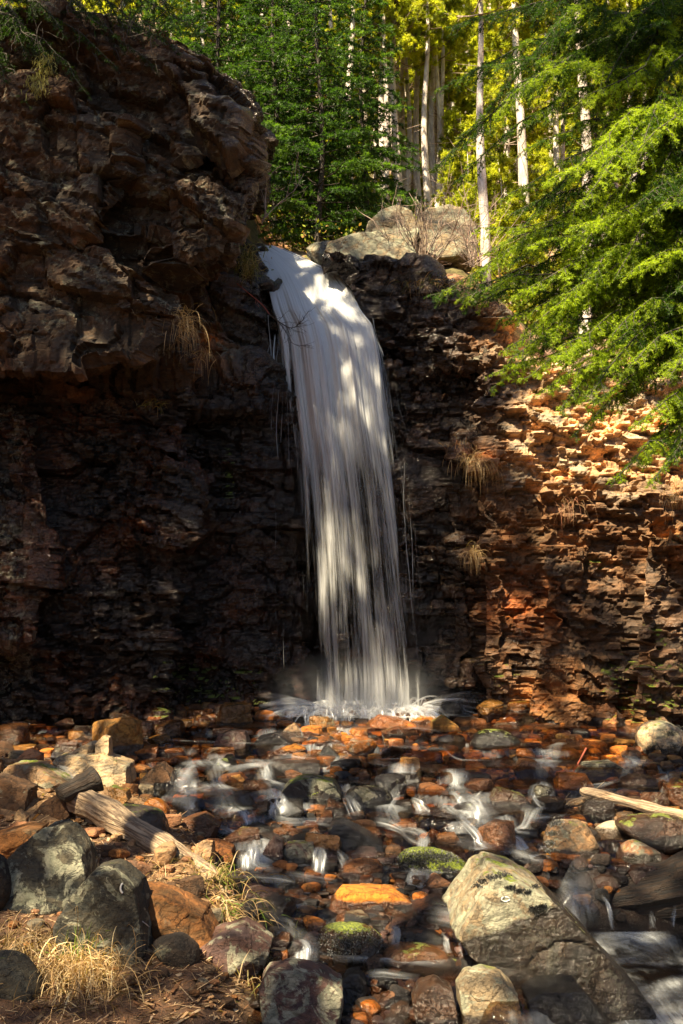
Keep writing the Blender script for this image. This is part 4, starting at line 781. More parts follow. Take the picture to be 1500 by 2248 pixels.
for i, (x, y, s, g, px, py, onb) in enumerate(singles):
    r = np.random.RandomState(7000 + i); c = str(region_colour(x, y, px, py, r, onb)); rnd = r.rand() < .12
    V, F = filler_shape(s, 300 + i, rnd); a = r.uniform(0, 6.28); ca, sa = math.cos(a), math.sin(a)
    V = V @ np.array(((ca, -sa, 0), (sa, ca, 0), (0, 0, 1))).T
    tl = r.uniform(-.35, .35); V = V @ np.array(((1, 0, 0), (0, math.cos(tl), -math.sin(tl)), (0, math.sin(tl), math.cos(tl)))).T
    best = min(HERO_POS, key=lambda h: (h[0] - x) ** 2 + (h[1] - y) ** 2)
    dx, dy = x - best[0], y - best[1]
    rel = ('right of' if dx > 0 else 'left of') if abs(dx) > abs(dy) else ('behind' if dy > 0 else 'in front of')
    size = 'small' if s < .10 else ('medium' if s < .17 else 'sizeable'); sh = 'rounded' if rnd else 'angular'
    short = best[3]
    for cut in (' with water over it', ' glowing in sunlight', ' with pale lichen top and wet black foot', ' with a chalk-white mark', ' with knobbly lichen', ' with a green-grey lichen map', ' under a thin film of water', ' with a lichen and moss top'):
        short = short.replace(cut, '')
    lab0 = '%s %s %s stone just %s the %s' % (size, WORD[c], sh, rel, short); k = seen.get(lab0, 0); seen[lab0] = k + 1
    lab = lab0 if k == 0 else lab0.replace('just', ('a little further', 'second step', 'well')[min(k - 1, 2)])
    lab = ' '.join(lab.split()[:16])
    col_ = np.array(PAL[c]) * r.uniform(.7, 1.3)
    put_stone('stone', V, F, (x, y, g + s * .36), tuple(col_), 0.0 if onb else r.uniform(.3, 1.0), .15 * (r.rand() < .15), .3 * (r.rand() < .12), lab, 'loose stones in the stream' if not onb else 'loose stones on the dirt bank', smooth=rnd, waterline=-9.0 if onb else .09 - s * .36)
# the small stuff: cobbles and pebbles nobody could count
acc = Acc(); V3b, F3b = ico(2); V3a, F3a = ico(1)
def pebble(x, y, g, s, seed, px, py, onb):
    V3, F3 = (V3a, F3a) if s < .045 else (V3b, F3b)
    r = np.random.RandomState(seed); N = r.normal(size=(9, 3)); N /= np.linalg.norm(N, axis=1, keepdims=True); N = np.concatenate((N, np.eye(3), -np.eye(3))); H = r.uniform(.7, 1.05, len(N))
    t = np.maximum(V3 @ N.T, 0) / H; rr = (t ** 16).sum(1) ** (-1 / 16.)
    V = V3 * rr[:, None] * np.array((1, r.uniform(.7, 1), r.uniform(.45, .75))) * s; a = r.uniform(0, 6.28)
    V = V @ np.array(((math.cos(a), -math.sin(a), 0), (math.sin(a), math.cos(a), 0), (0, 0, 1))).T + np.array((x, y, g + s * .38))
    c = np.array(PAL[str(region_colour(x, y, px, py, r, onb))]) * r.uniform(.6, 1.4)
    acc.add(V, F3, tint=c, wet=0.0 if onb else r.uniform(.1, .9), moss=0.0, lichen=0.0)
for i, (x, y, s, g, px, py, onb) in enumerate(rest): pebble(x, y, g, s, 20000 + i, px, py, onb)
NG = 13000
xs = rs.uniform(-1, 1, NG); ys = 6.0 + 8.4 * rs.rand(NG) ** .8; xs = xs * (.40 * ys + .3)
gs = ground_z(xs, ys); pp = to_px(np.stack((xs, ys, gs), 1)); xbv = np.interp(ys, BX, BV)
for i in range(NG):
    onb = xs[i] < xbv[i]
    if onb and rs.rand() > .25: continue
    if pp[i, 0] > 1270 and pp[i, 1] > 2020: continue
    s = (.02 + .07 * rs.rand() ** 2) * (.5 if onb else 1.0)
    pebble(xs[i], ys[i], gs[i], s, 30000 + i, pp[i, 0], pp[i, 1], onb)
o = link('gravel', acc.mesh('gravel', M_CLIFF, False)); tag(o, 'small cobbles and pebbles between the stones', kind='stuff')
# ------------------------------------------------------------------ water
def sheet(U, Vv, P, alpha, name, mat, parent=None):
    nu, nv = P.shape[:2]
    flow = np.stack((U.ravel(), Vv.ravel(), np.zeros(U.size)), 1)
    return link(name, mesh_np(name, P.reshape(-1, 3), grid_faces(nu, nv), mat, True, {'flow': flow, 'alpha': alpha.ravel()}), parent)
FP = np.array([530, 560, 600, 640, 680, 710, 760, 820, 900, 1000, 1100, 1200, 1300, 1400, 1500, 1575.])
FL = np.array([556, 562, 568, 580, 590, 602, 612, 618, 626, 638, 644, 648, 652, 650, 652, 652.])
FR = np.array([587, 660, 750, 784, 806, 832, 846, 856, 866, 882, 898, 912, 924, 940, 950, 952.])
FY = np.array([16.2, 15.2, 14.75, 14.45, 14.2, 14.1, 14.0, 13.93, 13.86, 13.8, 13.75, 13.72, 13.7, 13.68, 13.66, 13.66])
def fall_layer(k, du, grow, dens, dy, k2=0):
    nv_, nu_ = 200, 150; py = np.linspace(530, 1575, nv_); u = np.linspace(0, 1, nu_)
    L = np.interp(py, FP, FL); Rr = np.interp(py, FP, FR); Y = np.interp(py, FP, FY) + dy
    Lg = L - grow * sstep(600, 1000, py); Rg = Rr + grow * sstep(600, 1000, py) * .8
    Pm = np.zeros((nu_, nv_, 3)); al = np.zeros((nu_, nv_)); U = np.zeros((nu_, nv_)); Vv = np.zeros((nu_, nv_))
    # arc length for an even flow coordinate
    zc = np.array([at(700, p, yy) for p, yy in zip(py, Y)]); s = np.concatenate(([0], np.cumsum(np.linalg.norm(np.diff(zc, axis=0), axis=1))))
    for i in range(nu_):
        uu = u[i]; px = Lg + (Rg - Lg) * uu
        bulge = .32 * (1 - (2 * uu - 1) ** 2) + .05 * np.sin(uu * 21 + k) + .03 * np.sin(uu * 47 + 2 * k)
        Yi = Y - bulge * sstep(540, 760, py) * (.7 + .3 * sstep(1200, 800, py))
        qn = np.stack((np.full(nv_, uu * 26 + k * 9), s * .55, np.full(nv_, 1.0 * k)), 1); Yi = Yi - (.055 * fbm(qn, 3, 7) + .03 * fbm(qn * np.array((3.1, 1, 1)), 2, 8)) * sstep(540, 700, py)
        d = np.stack(((px - 750) / FPX, np.cos(PITCH) - (1124 - py) / FPX * np.sin(PITCH), np.sin(PITCH) + (1124 - py) / FPX * np.cos(PITCH)), 1)
        Pm[i] = CAM + d * (Yi / d[:, 1])[:, None]
        U[i] = uu + du; Vv[i] = s * .42
        e = np.minimum(uu, 1 - uu)
        soft = sstep(0, .12 + .10 * sstep(640, 1400, py), e + .05 * np.sin(uu * 60 + s * 1.3))
        body = np.interp(py, [530, 560, 640, 760, 900, 1050, 1250, 1450, 1575], [.62, .78, .86, .80, .62, .50, .45, .44, .58])
        # one dark seam left of centre in the upper half and one right in the lower half
        al[i] = (.12 + (body * dens - .12) * soft) * sstep(528, 545, py) * (soft > 0)
        al[i] = np.where(e < 1e-6, 0, al[i])
    return sheet(U, Vv, Pm, al, 'falling_sheet', M_FALL[k % 4], wf)
wf = empty('waterfall', at(790, 1560, 13.7)); tag(wf, 'tall white waterfall pouring over the dark cliff', kind='structure')
inv = Matrix.Translation(-Vector(wf.location))
fall_layer(0, 0, 0, 1.0, 0); fall_layer(1, 2.3, -4, .90, -.10); fall_layer(2, 5.1, 18, .74, .10); fall_layer(3, 8.7, 40, .58, .18)
# thin side streams: narrow ribbons hanging from ledges
def ribbon_acc(acc, P, wd, alpha, u0, vs=.6):
    P = np.asarray(P, float); n = len(P)
    T = np.gradient(P, axis=0); T /= np.maximum(np.linalg.norm(T, axis=1, keepdims=True), 1e-6)
    side = np.cross(T, np.array((0, 1.0, 0.25))); side /= np.maximum(np.linalg.norm(side, axis=1, keepdims=True), 1e-3)
    wd = np.asarray(wd) * np.ones(n); m = 7
    uu = np.linspace(-1, 1, m); fwd = np.cross(side, T)
    V = P[:, None] + side[:, None] * (uu[None, :, None] * wd[:, None, None] / 2) - fwd[:, None] * ((uu[None, :, None] ** 2) * wd[:, None, None] * .18) * np.sign(fwd[:, None, 1:2])* -1
    s = np.concatenate(([0], np.cumsum(np.linalg.norm(np.diff(P, axis=0), axis=1))))
    edge = (1 - uu ** 2) ** 1.6
    al = np.asarray(alpha)[:, None] * edge[None, :] if np.ndim(alpha) else alpha * edge[None, :] * np.ones((n, 1))
    flow = np.stack(((u0 + uu[None, :] * wd[:, None].mean() * 4.0) * np.ones((n, 1)), (s * vs)[:, None] * np.ones((1, m)), np.zeros((n, m))), 2).reshape(-1, 3)
    acc.add(V.reshape(-1, 3), grid_faces(n, m), flow=flow, alpha=al.ravel())
def acc_mesh_flow(acc, name, mat):
    V = np.concatenate(acc.V); fl = np.concatenate(acc.A['flow']); al = np.concatenate(acc.A['alpha'])
    return mesh_np(name, V, [np.concatenate(v) for v in acc.F.values()], mat, True, {'flow': fl, 'alpha': al})
acc = Acc(); r = np.random.RandomState(3)
def side_stream(px0, py0, px1, py1, Y, wd, a):
    n = 26; t = np.linspace(0, 1, n); px = px0 + (px1 - px0) * t ** .7 + 3 * np.sin(t * r.uniform(3, 9) + r.uniform(0, 6)); py = py0 + (py1 - py0) * t
    P = np.array([at(a_, b_, Y - .15 * tt) for a_, b_, tt in zip(px, py, t)])
    ribbon_acc(acc, P, wd * (.6 + .8 * t), a * sstep(0, .06, t) * sstep(1, .7, t), r.uniform(0, 50))
for k in range(60):
    x0 = r.uniform(572, 655); side_stream(x0, r.uniform(812, 850), x0 - r.uniform(-6, 10), r.uniform(920, 1110), 13.5, r.uniform(.006, .022), r.uniform(.28, .46))
for k in range(34):
    x0 = r.uniform(600, 690); y0 = r.uniform(980, 1300); side_stream(x0, y0, x0 + r.uniform(-6, 8), y0 + r.uniform(150, 380), 13.8, r.uniform(.006, .02), r.uniform(.26, .40))
for k in range(30):
    y0 = r.uniform(720, 1350); x0 = np.interp(y0, FP, FR) + r.uniform(-14, 10); side_stream(x0, y0, x0 + r.uniform(6, 45), min(y0 + r.uniform(160, 420), 1560), 13.62, r.uniform(.01, .05), r.uniform(.30, .48))
for k in range(16):
    y0 = r.uniform(640, 800); x0 = np.interp(y0, FP, FL) - r.uniform(-4, 16); side_stream(x0, y0, x0 - r.uniform(-8, 14), y0 + r.uniform(80, 190), 14.0, r.uniform(.02, .07), r.uniform(.38, .6))
for k in range(14):    # right shoulder spray over the step at 790,710
    x0 = r.uniform(770, 812); side_stream(x0, r.uniform(690, 715), x0 + r.uniform(12, 34), r.uniform(770, 880), 13.95, r.uniform(.03, .09), r.uniform(.45, .65))
link('side_stream', acc_mesh_flow(acc, 'side_stream', M_STRAND), wf)
# splash at the foot: jets flung outwards and up
acc = Acc()
for k in range(620):
    a = r.uniform(0, math.pi * 2); x0 = r.uniform(655, 940); e = abs(x0 - 800) / 145
    P0 = at(x0, 1568, r.uniform(13.15, 13.75)); P0[2] = .42
    vx = r.normal(0, .55) + (x0 - 800) / 100 * .45; vz = abs(r.normal(.95, .55)) * (1.15 - .4 * e); vy = -abs(r.normal(.4, .4)); T = r.uniform(.15, .30)
    t = np.linspace(0, T, 9); P = P0 + np.stack((vx * t, vy * t, vz * t - 4.9 * t ** 2), 1)
    ribbon_acc(acc, P, r.uniform(.02, .07), r.uniform(.25, .6) * np.sin(np.linspace(.5, 3.0, 9)), r.uniform(0, 50), 2.0)
for k in range(70):    # long low jets to the left and right
    sg = -1 if r.rand() < .6 else 1
    P0 = at(690 if sg < 0 else 930, 1560, 13.5); P0[2] = r.uniform(.42, .55); L = r.uniform(.3, .85)
    t = np.linspace(0, 1, 10); P = P0 + np.stack((sg * L * t, -.2 * t, r.uniform(.15, .55) * L * t - .25 * L * t ** 2 * 1.4), 1)
    ribbon_acc(acc, P, r.uniform(.015, .05), r.uniform(.15, .35) * sstep(1, .4, t), r.uniform(0, 50), 1.5)
link('splash', acc_mesh_flow(acc, 'splash', M_FOAM), wf)
# foam apron
n1_, n2_ = 80, 24; ux = np.linspace(-1, 1, n1_); vy = np.linspace(0, 1, n2_)
Pm = np.zeros((n1_, n2_, 3)); al = np.zeros((n1_, n2_)); base = at(795, 1560, 13.6)
for i in range(n1_):
    for j in range(n2_):
        x = base[0] + ux[i] * 1.45; y = 13.75 - vy[j] * .75
        q_ = np.array([[x * 2.6, y * 2.6, 1.0]]); hgt = float(fbm(q_, 3, 5)[0])
        Pm[i, j] = (x, y, .42 + .16 * max(hgt, -.1) * math.exp(-(ux[i] / .6) ** 2) + .16 * math.exp(-(ux[i] / .5) ** 2) * (1 - vy[j]) ** 2)
        al[i, j] = .9 * math.exp(-(ux[i] / .62) ** 2) * (1 - vy[j] ** 1.5 * .75) * min(1, 8 * (1 - abs(ux[i])))
U = np.repeat(ux[:, None] * 1.2, n2_, 1); Vv = np.repeat(vy[None] * .8, n1_, 0)
sheet(U, Vv, Pm, al, 'foam', M_FOAM, wf)
for c in list(wf.children): c.matrix_parent_inverse = inv

# stream surface: terraces stepping down
sx = np.arange(-5.6, 5.9, .035); sy = np.arange(5.0, 14.2, .035); SX, SY = np.meshgrid(sx, sy, indexing='ij')
def water_z(x, y):
    q = np.stack((x.ravel(), y.ravel(), np.zeros(x.size)), 1)
    wy = y + 1.0 * fbm(q * np.array((.8, .35, 0)), 4, 77).reshape(x.shape) + .12 * fbm(q * 2.2, 2, 78).reshape(x.shape)
    st = .74; k = np.floor(wy / st); f = wy / st - k
    return stream_z((k + sstep(.0, .30, f)) * st * 1.0) + .032, f
WZ, ff = water_z(SX, SY)
q = np.stack((SX.ravel(), SY.ravel(), np.zeros(SX.size)), 1)
pool = sstep(1.3, 1.6, SX) * sstep(8.85, 8.65, SY)
WZ = WZ * (1 - pool) + (-.93) * pool
WZ += .012 * fbm(q * np.array((6, 3, 0)), 3, 79).reshape(SX.shape) + pool * .03 * fbm(q * np.array((2, 4, 0)), 3, 80).reshape(SX.shape)
slope = np.hypot(*np.gradient(WZ, .035))
foam = .05 + .42 * sstep(.25, .9, slope) * sstep(-.05, .35, fbm(q * np.array((1.6, 1.6, 0)), 2, 84).reshape(SX.shape)) + .12 * fbm(q * np.array((.8, .8, 0)), 3, 83).reshape(SX.shape) + .40 * pool * (1 + 1.1 * fbm(np.stack((q[:, 0] * .9 + q[:, 1] * .9, (q[:, 0] - q[:, 1]) * 3.0, 0 * q[:, 0]), 1), 3, 85).reshape(SX.shape))
near = np.exp(-(((SX - .3) / 1.3) ** 2 + ((SY - 13.4) / .6) ** 2)); foam = foam + .5 * near
keep = (SX > np.interp(SY, BX, BV) - .35)
FQ2 = grid_faces(*SX.shape); FQ2 = FQ2[keep.ravel()[FQ2].all(1)]
q[:, 2] = WZ.ravel()
us = np.zeros(len(q), bool); us[FQ2.ravel()] = True; rm = np.cumsum(us) - 1
me = mesh_np('stream_water', q[us], rm[FQ2], M_STREAM, True, {'foam': foam.ravel()[us]})
tag(link('stream_water', me), 'shallow stream stepping down over the stones', kind='structure')
# cascades: (path in picture px, widths px, strength); each is water running over or between stones
CASC = [
 ([(585, 1740), (600, 1757), (606, 1775), (612, 1798)], [30, 45, 66, 90], .85), 
 ([(440, 1765), (425, 1775), (415, 1790)], [120, 120, 110], .6), ([(505, 1772), (500, 1785), (490, 1800)], [50, 60, 70], .45),
 ([(465, 1684), (468, 1695), (470, 1709)], [60, 66, 80], .65), ([(440, 1712), (430, 1722), (425, 1740)], [90, 100, 110], .6),
 ([(580, 1678), (582, 1692), (584, 1712)], [26, 30, 44], .62), ([(120, 1682), (148, 1690), (162, 1702), (170, 1718)], [10, 16, 18, 18], .8),
 ([(465, 1825), (500, 1832), (535, 1845), (585, 1850)], [40, 32, 26, 14], .95), ([(540, 1858), (543, 1875), (545, 1918)], [48, 50, 46], .45),
 ([(708, 1858), (704, 1880), (700, 1925)], [24, 36, 34], .62), ([(738, 1868), (748, 1882), (760, 1902)], [16, 22, 34], .6),
 ([(1020, 1760), (1035, 1775), (1045, 1795), (1050, 1822)], [50, 80, 90, 90], .55), ([(988, 1738), (998, 1752), (1006, 1765), (990, 1782)], [12, 20, 26, 24], .75),
 ([(996, 1786), (1015, 1802), (1035, 1822), (1048, 1840), (1052, 1855), (1075, 1868), (1120, 1875)], [12, 18, 20, 20, 24, 30, 26], .7),
 ([(890, 1748), (868, 1758), (850, 1790)], [10, 12, 12], .5), ([(900, 1755), (915, 1765), (925, 1780), (930, 1792)], [12, 22, 32, 36], .65),
 ([(815, 1808), (850, 1812), (878, 1825), (898, 1845), (930, 1858)], [26, 26, 26, 30, 26], .85), ([(1025, 1630), (1026, 1645), (1024, 1660)], [6, 9, 12], .7),
 ([(1455, 1700), (1466, 1722), (1462, 1762)], [44, 18, 34], .75), ([(1360, 1664), (1385, 1672), (1400, 1690)], [20, 36, 40], .5),
 ([(1190, 1672), (1212, 1685), (1232, 1704)], [16, 22, 20], .65), ([(755, 1745), (768, 1765), (785, 1795)], [14, 30, 40], .6),
 ([(1170, 1742), (1178, 1760), (1200, 1780)], [8, 12, 24], .6), ([(600, 2030), (632, 2052), (655, 2070)], [60, 64, 60], .42), ([(655, 2068), (668, 2082), (668, 2124)], [56, 62, 46], .85),
 ([(930, 2015), (1000, 2030), (1040, 2060), (1065, 2100)], [70, 80, 80, 70], .26), ([(968, 2048), (978, 2065), (984, 2092)], [10, 14, 14], .75), ([(1000, 2055), (1010, 2070), (1018, 2098)], [12, 14, 18], .6),
 ([(868, 2028), (869, 2050), (868, 2082)], [18, 22, 14], .6), ([(1222, 1950), (1245, 1975), (1262, 2045)], [190, 160, 120], .12), ([(1320, 1965), (1335, 1990), (1345, 2040)], [10, 12, 12], .5),
 ([(1483, 1985), (1480, 2005), (1477, 2034)], [8, 9, 12], .7), ([(1428, 1998), (1432, 2015), (1436, 2038)], [14, 14, 18], .4),
 ([(905, 1920), (920, 1928), (935, 1942)], [44, 40, 38], .5), ([(620, 1920), (680, 1932), (740, 1940)], [22, 26, 20], .45), ([(540, 1925), (600, 1932), (650, 1938)], [20, 26, 20], .4),
 ([(600, 1800), (650, 1806), (740, 1800)], [20, 18, 12], .65), ([(700, 1840), (740, 1850), (660, 1850)], [14, 12, 10], .4), ([(800, 2142), (850, 2142), (920, 2150)], [22, 24, 18], .6),
 ([(1130, 2100), (1165, 2120), (1200, 2145)], [24, 32, 40], .5),
 ([(1150, 2200), (1230, 2215), (1330, 2210)], [30, 36, 40], .42), ([(1100, 1868), (1140, 1878), (1185, 1890)], [34, 36, 30], .45), ([(590, 1668), (640, 1664), (690, 1668)], [10, 12, 8], .6), ([(870, 1688), (960, 1694), (1080, 1692)], [10, 12, 8], .35),
 ([(1250, 1795), (1200, 1798), (1160, 1802)], [14, 16, 20], .5), ([(1400, 1738), (1330, 1745), (1290, 1738)], [18, 24, 16], .4),
 ([(420, 1660), (520, 1672), (570, 1668)], [10, 10, 8], .5), ([(820, 1575), (900, 1572), (1000, 1570)], [12, 14, 10], .7),
]
for k, (path, wd, a) in enumerate(CASC):
    P2 = curve_pts(path, 26); wpx = np.interp(np.linspace(0, 1, 26), np.linspace(0, 1, len(wd)), wd)
    ys_ = [ground_hit(p[0], min(p[1] + 6, 2240))[1] for p in P2]
    Yb = ys_[-1]; fallz = path[-1][1] - path[0][1]; steep = fallz > .45 * (abs(path[-1][0] - path[0][0]) + 1)
    Y = (np.full(26, Yb) + np.linspace(.14, -.06, 26)) if steep else np.array(ys_) - .10
    Y = np.convolve(np.pad(Y, 3, 'edge'), np.ones(7) / 7, 'valid') - .16
    P = np.array([at(p[0], p[1], yy) for p, yy in zip(P2, Y)])
    acc = Acc(); t = np.linspace(0, 1, 26)
    wm = wpx * Y / FPX; rc = np.random.RandomState(500 + k); Tn = np.gradient(P, axis=0); sd_ = np.cross(Tn, np.array((0, 1.0, .2))); sd_ /= np.maximum(np.linalg.norm(sd_, axis=1, keepdims=True), 1e-5)
    ribbon_acc(acc, P, wm * 1.15, (a * .34 + .10) * sstep(0, .2, t) * (1 - .8 * sstep(.7, 1, t)), k * 3.7, 1.1)
    for q_ in range(5):
        of = rc.uniform(-.42, .42); t0 = rc.uniform(0, .3); t1 = rc.uniform(.75, 1.15); wob = .05 * np.sin(t * rc.uniform(4, 10) + rc.uniform(0, 6))
        P3 = P + sd_ * ((of + wob) * wm)[:, None] + np.array((0, -.012 * q_, .004 * q_))
        ribbon_acc(acc, P3, wm * rc.uniform(.12, .38), (a * .42 + .12) * sstep(t0, t0 + .2, t) * (1 - sstep(t1 - .35, t1, t)), k * 3.7 + q_, 1.1)
    o = link('cascade', acc_mesh_flow(acc, 'cascade', M_CASC)); tag(o, 'white water running down between the stones', kind='structure')

# continuous channels lying on the stream surface
CH = [([(430, 1690), (470, 1740), (500, 1800), (560, 1850), (560, 1925), (640, 1985), (620, 2040)], 34, .62), ([(560, 1690), (600, 1750), (680, 1810), (770, 1850), (730, 1910), (640, 1935)], 30, .55),
      ([(800, 1620), (740, 1690), (590, 1710), (470, 1760), (420, 1800)], 26, .45), ([(1000, 1735), (1010, 1790), (1050, 1860), (1150, 1882), (1230, 1945)], 36, .62), ([(1240, 1660), (1190, 1710), (1190, 1770), (1130, 1850), (1060, 1866)], 26, .5),
      ([(900, 1690), (880, 1750), (850, 1810), (930, 1860), (900, 1930), (720, 1960), (640, 1990)], 28, .55), ([(1420, 1690), (1340, 1750), (1200, 1800), (1130, 1870)], 24, .45), ([(930, 1935), (960, 2010), (1040, 2070), (1140, 2130), (1240, 2170)], 40, .5), ([(660, 2120), (760, 2140), (900, 2150), (1120, 2170)], 34, .5),
      ([(300, 1640), (420, 1655), (560, 1668), (700, 1672)], 14, .4), ([(820, 1690), (960, 1695), (1110, 1700)], 14, .35), ([(1230, 1950), (1300, 2060), (1400, 2110), (1500, 2190)], 60, .5), ([(1480, 2040), (1380, 2060), (1300, 2075)], 30, .5)]
for k, (pth, wpx, a) in enumerate(CH):
    C2 = curve_pts(pth, 70); G = np.array([ground_hit(p[0], min(p[1], 2244)) for p in C2]); G = np.stack([np.convolve(np.pad(G[:, i], 4, 'edge'), np.ones(9) / 9, 'valid') for i in range(3)], 1)
    T = np.gradient(G, axis=0); T[:, 2] = 0; T /= np.maximum(np.linalg.norm(T, axis=1, keepdims=True), 1e-5); S_ = np.stack((-T[:, 1], T[:, 0], 0 * T[:, 0]), 1)
    G[:, 2] = ((water_z(G[:, 0], G[:, 1])[0]) + .018) * (1 - (G[:, 0] > 1.45) * (G[:, 1] < 8.75)) + (-.915) * (G[:, 0] > 1.45) * (G[:, 1] < 8.75)
    wd = wpx * G[:, 1] / FPX; m = 11; uu = np.linspace(-1, 1, m); t = np.linspace(0, 1, 70); s_ = np.concatenate(([0], np.cumsum(np.linalg.norm(np.diff(G, axis=0), axis=1))))
    wob = 1 + .5 * np.sin(s_ * 5 + k); V = G[:, None] + S_[:, None] * (uu[None, :, None] * (wd * wob)[:, None, None]); V[:, :, 2] += .012 * (1 - uu ** 2)[None]
    al = a * (1 - uu ** 2)[None] ** 1.3 * (sstep(0, .08, t) * sstep(1, .9, t) * (.55 + .45 * np.sin(s_ * 7 + 2 * k)))[:, None]
    fl = np.stack((uu[None] * np.ones((70, 1)) * .55 + k * 5, (s_ * 1.3)[:, None] * np.ones((1, m)), np.zeros((70, m))), 2).reshape(-1, 3)
    tag(link('stream_water', mesh_np('stream_water', V.reshape(-1, 3), grid_faces(70, m), M_CASC, True, {'flow': fl, 'alpha': al.ravel()})), 'soft white current threading between the stones', kind='structure')

# ------------------------------------------------------------------ spray hanging at the foot of the falls
V, F = ico(3); c = at(795, 1535, 13.35); me = mesh_np('mist', V * np.array((1.5, .6, .75)), F, None, True)
b = NB('fine_spray'); tc = b.n('TexCoord').outputs['Object']; l = b.n('VectorMath', {0: b.scale(tc, (1 / 1.5, 1 / .6, 1 / .75))}, operation='LENGTH').outputs['Value']
dn = b.math('MULTIPLY', b.math('MULTIPLY', b.ramp(l, .1, 1.0, 1.0, 0.0), b.ramp(b.noise(tc, 2.2, 3).outputs[0], .3, .7, .3, 1.0)), .75)
pv = b.n('VolumePrincipled', {'Color': (.92, .95, 1.0), 'Density': dn}); b.t.links.new(pv.outputs[0], b.out.inputs['Volume']); me.materials.append(b.m)
tag(link('mist', me, loc=c), 'soft white spray at the foot of the falls', kind='stuff')
# ------------------------------------------------------------------ foliage
def nrmz(v): return v / np.maximum(np.linalg.norm(v, axis=-1, keepdims=True), 1e-9)
class Foliage:
    """collects green twig segments (with a tint) and wood segments"""
    def __init__(s, seed): s.g = []; s.w = []; s.r = np.random.RandomState(seed)
    def frond(s, p0, p1, sag=.12, sec=.45, sp=.06, ter=.07, tl=.30, r0=.018, tone=0.0, bare=.15, hang=.25, lift=.0, wig=0.0):
        r = s.r; p0 = np.asarray(p0, float); p1 = np.asarray(p1, float); L = np.linalg.norm(p1 - p0); d = (p1 - p0) / L
        n = 11; t = np.linspace(0, 1, n); C = p0 + (p1 - p0) * t[:, None]; C[:, 2] += L * (sag * np.sin(t * np.pi) + lift * t * (1 - t))
        C += (r.normal(0, .02 * L, (n, 3)) + wig * L * np.array([r.normal(0, .05) * np.sin(t * 5 + r.uniform(0, 6)) for _ in range(3)]).T) * np.sin(t * np.pi)[:, None]
        rr = r0 * (1 - .85 * t)
        for i in range(n - 1): s.w.append((*C[i], *C[i + 1], rr[i], rr[i + 1]))
        T = nrmz(np.gradient(C, axis=0)); side = nrmz(np.cross(T, np.array((0, 0, 1.0)))); dn = np.array((0, 0, -1.0))
        u = bare; k = 0
        while u < 1.0:
            i = min(int(u * (n - 1)), n - 2); f = u * (n - 1) - i; P = C[i] * (1 - f) + C[i + 1] * f; Tt = T[i]; Sd = side[i] * (1 if k % 2 else -1)
            l = sec * L ** .5 * (.25 + .75 * min(1, (u - bare) * 5 + .25)) * (1.08 - u) ** .75 * r.uniform(.45 if wig else .7, 1.25)
            if l > .03:
                d2 = nrmz(Tt * r.uniform(.5, .8) + Sd * r.uniform(.7, 1.0) + dn * r.uniform(-.05, .35) + r.normal(0, .08, 3))
                m = max(2, int(l / .09)); q = P.copy(); dd = d2.copy(); step = l / m
                tn = tone + r.normal(0, .12)
                for j in range(m):
                    dd = nrmz(dd + dn * hang * step * 4 * (1 - .4 * j / m) + r.normal(0, .05, 3)); q2 = q + dd * step
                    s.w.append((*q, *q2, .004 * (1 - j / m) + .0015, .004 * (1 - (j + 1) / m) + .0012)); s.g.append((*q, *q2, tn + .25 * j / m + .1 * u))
                    # tertiary twigs
                    nt_ = max(1, int(step / ter)); 
                    for a in range(nt_ * 2):
                        ff = r.rand(); o = q * (1 - ff) + q2 * ff; l3 = tl * (l * (1 - (j + ff) / m) * .7 + .045) * r.uniform(.6, 1.2)
                        sd3 = nrmz(np.cross(dd, np.array((0, 0, 1.0)) + r.normal(0, .25, 3))) * (1 if a % 2 else -1)
                        d3 = nrmz(dd * .65 + sd3 * .8 + dn * r.uniform(0, .35)); s.g.append((*o, *(o + d3 * l3), tn + .25 + .1 * r.rand()))
                    q = q2
            u += sp / L * r.uniform(.7, 1.3); k += 1
        for i in range(n // 2, n - 1): s.g.append((*C[i], *C[i + 1], tone + .2))
    def needles(s, dens, ln, wd, spread=.8, cdark=(.018, .045, .008), cmid=(.045, .105, .012), clite=(.37, .49, .03)):
        G = np.array(s.g); p0, p1, tn = G[:, :3], G[:, 3:6], G[:, 6]; L = np.linalg.norm(p1 - p0, axis=1)
        cnt = np.maximum(2, (L * dens).astype(int)); idx = np.repeat(np.arange(len(G)), cnt); N = len(idx); r = s.r
        T = nrmz(p1 - p0)[idx]; f = r.rand(N)[:, None]; B = p0[idx] * (1 - f) + p1[idx] * f
        rad = r.normal(size=(N, 3)); rad -= T * (rad * T).sum(1, keepdims=True); rad = nrmz(rad)
        D = nrmz(T * r.uniform(.35, .9, (N, 1)) + rad * spread); l = ln * r.uniform(.65, 1.15, (N, 1))
        W_ = nrmz(np.cross(D, r.normal(size=(N, 3)))) * wd * .5
        V = np.stack((B - W_, B + W_, B + D * l), 1).reshape(-1, 3); F = np.arange(3 * N).reshape(-1, 3)
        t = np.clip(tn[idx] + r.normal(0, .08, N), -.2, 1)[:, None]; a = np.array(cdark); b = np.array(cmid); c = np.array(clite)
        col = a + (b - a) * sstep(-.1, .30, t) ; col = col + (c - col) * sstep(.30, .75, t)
        return V, F, np.repeat(col, 3, 0)
    def crown_mesh(s, name, dens, ln, wd, mat=None, **kw):
        V, F, c = s.needles(dens, ln, wd, **kw); return mesh_np(name, V, F, mat or M_NEEDLE, False, {'tint': c})
    def wood_mesh(s, name, mat, n=4): V, F = tubes(s.w, n); return mesh_np(name, V, F, mat, True)
def move(me, off):
    n = len(me.vertices); a = np.empty(n * 3, np.float32); me.vertices.foreach_get('co', a); a = a.reshape(-1, 3) - np.asarray(off, np.float32); me.vertices.foreach_set('co', a.ravel()); me.update(); return me
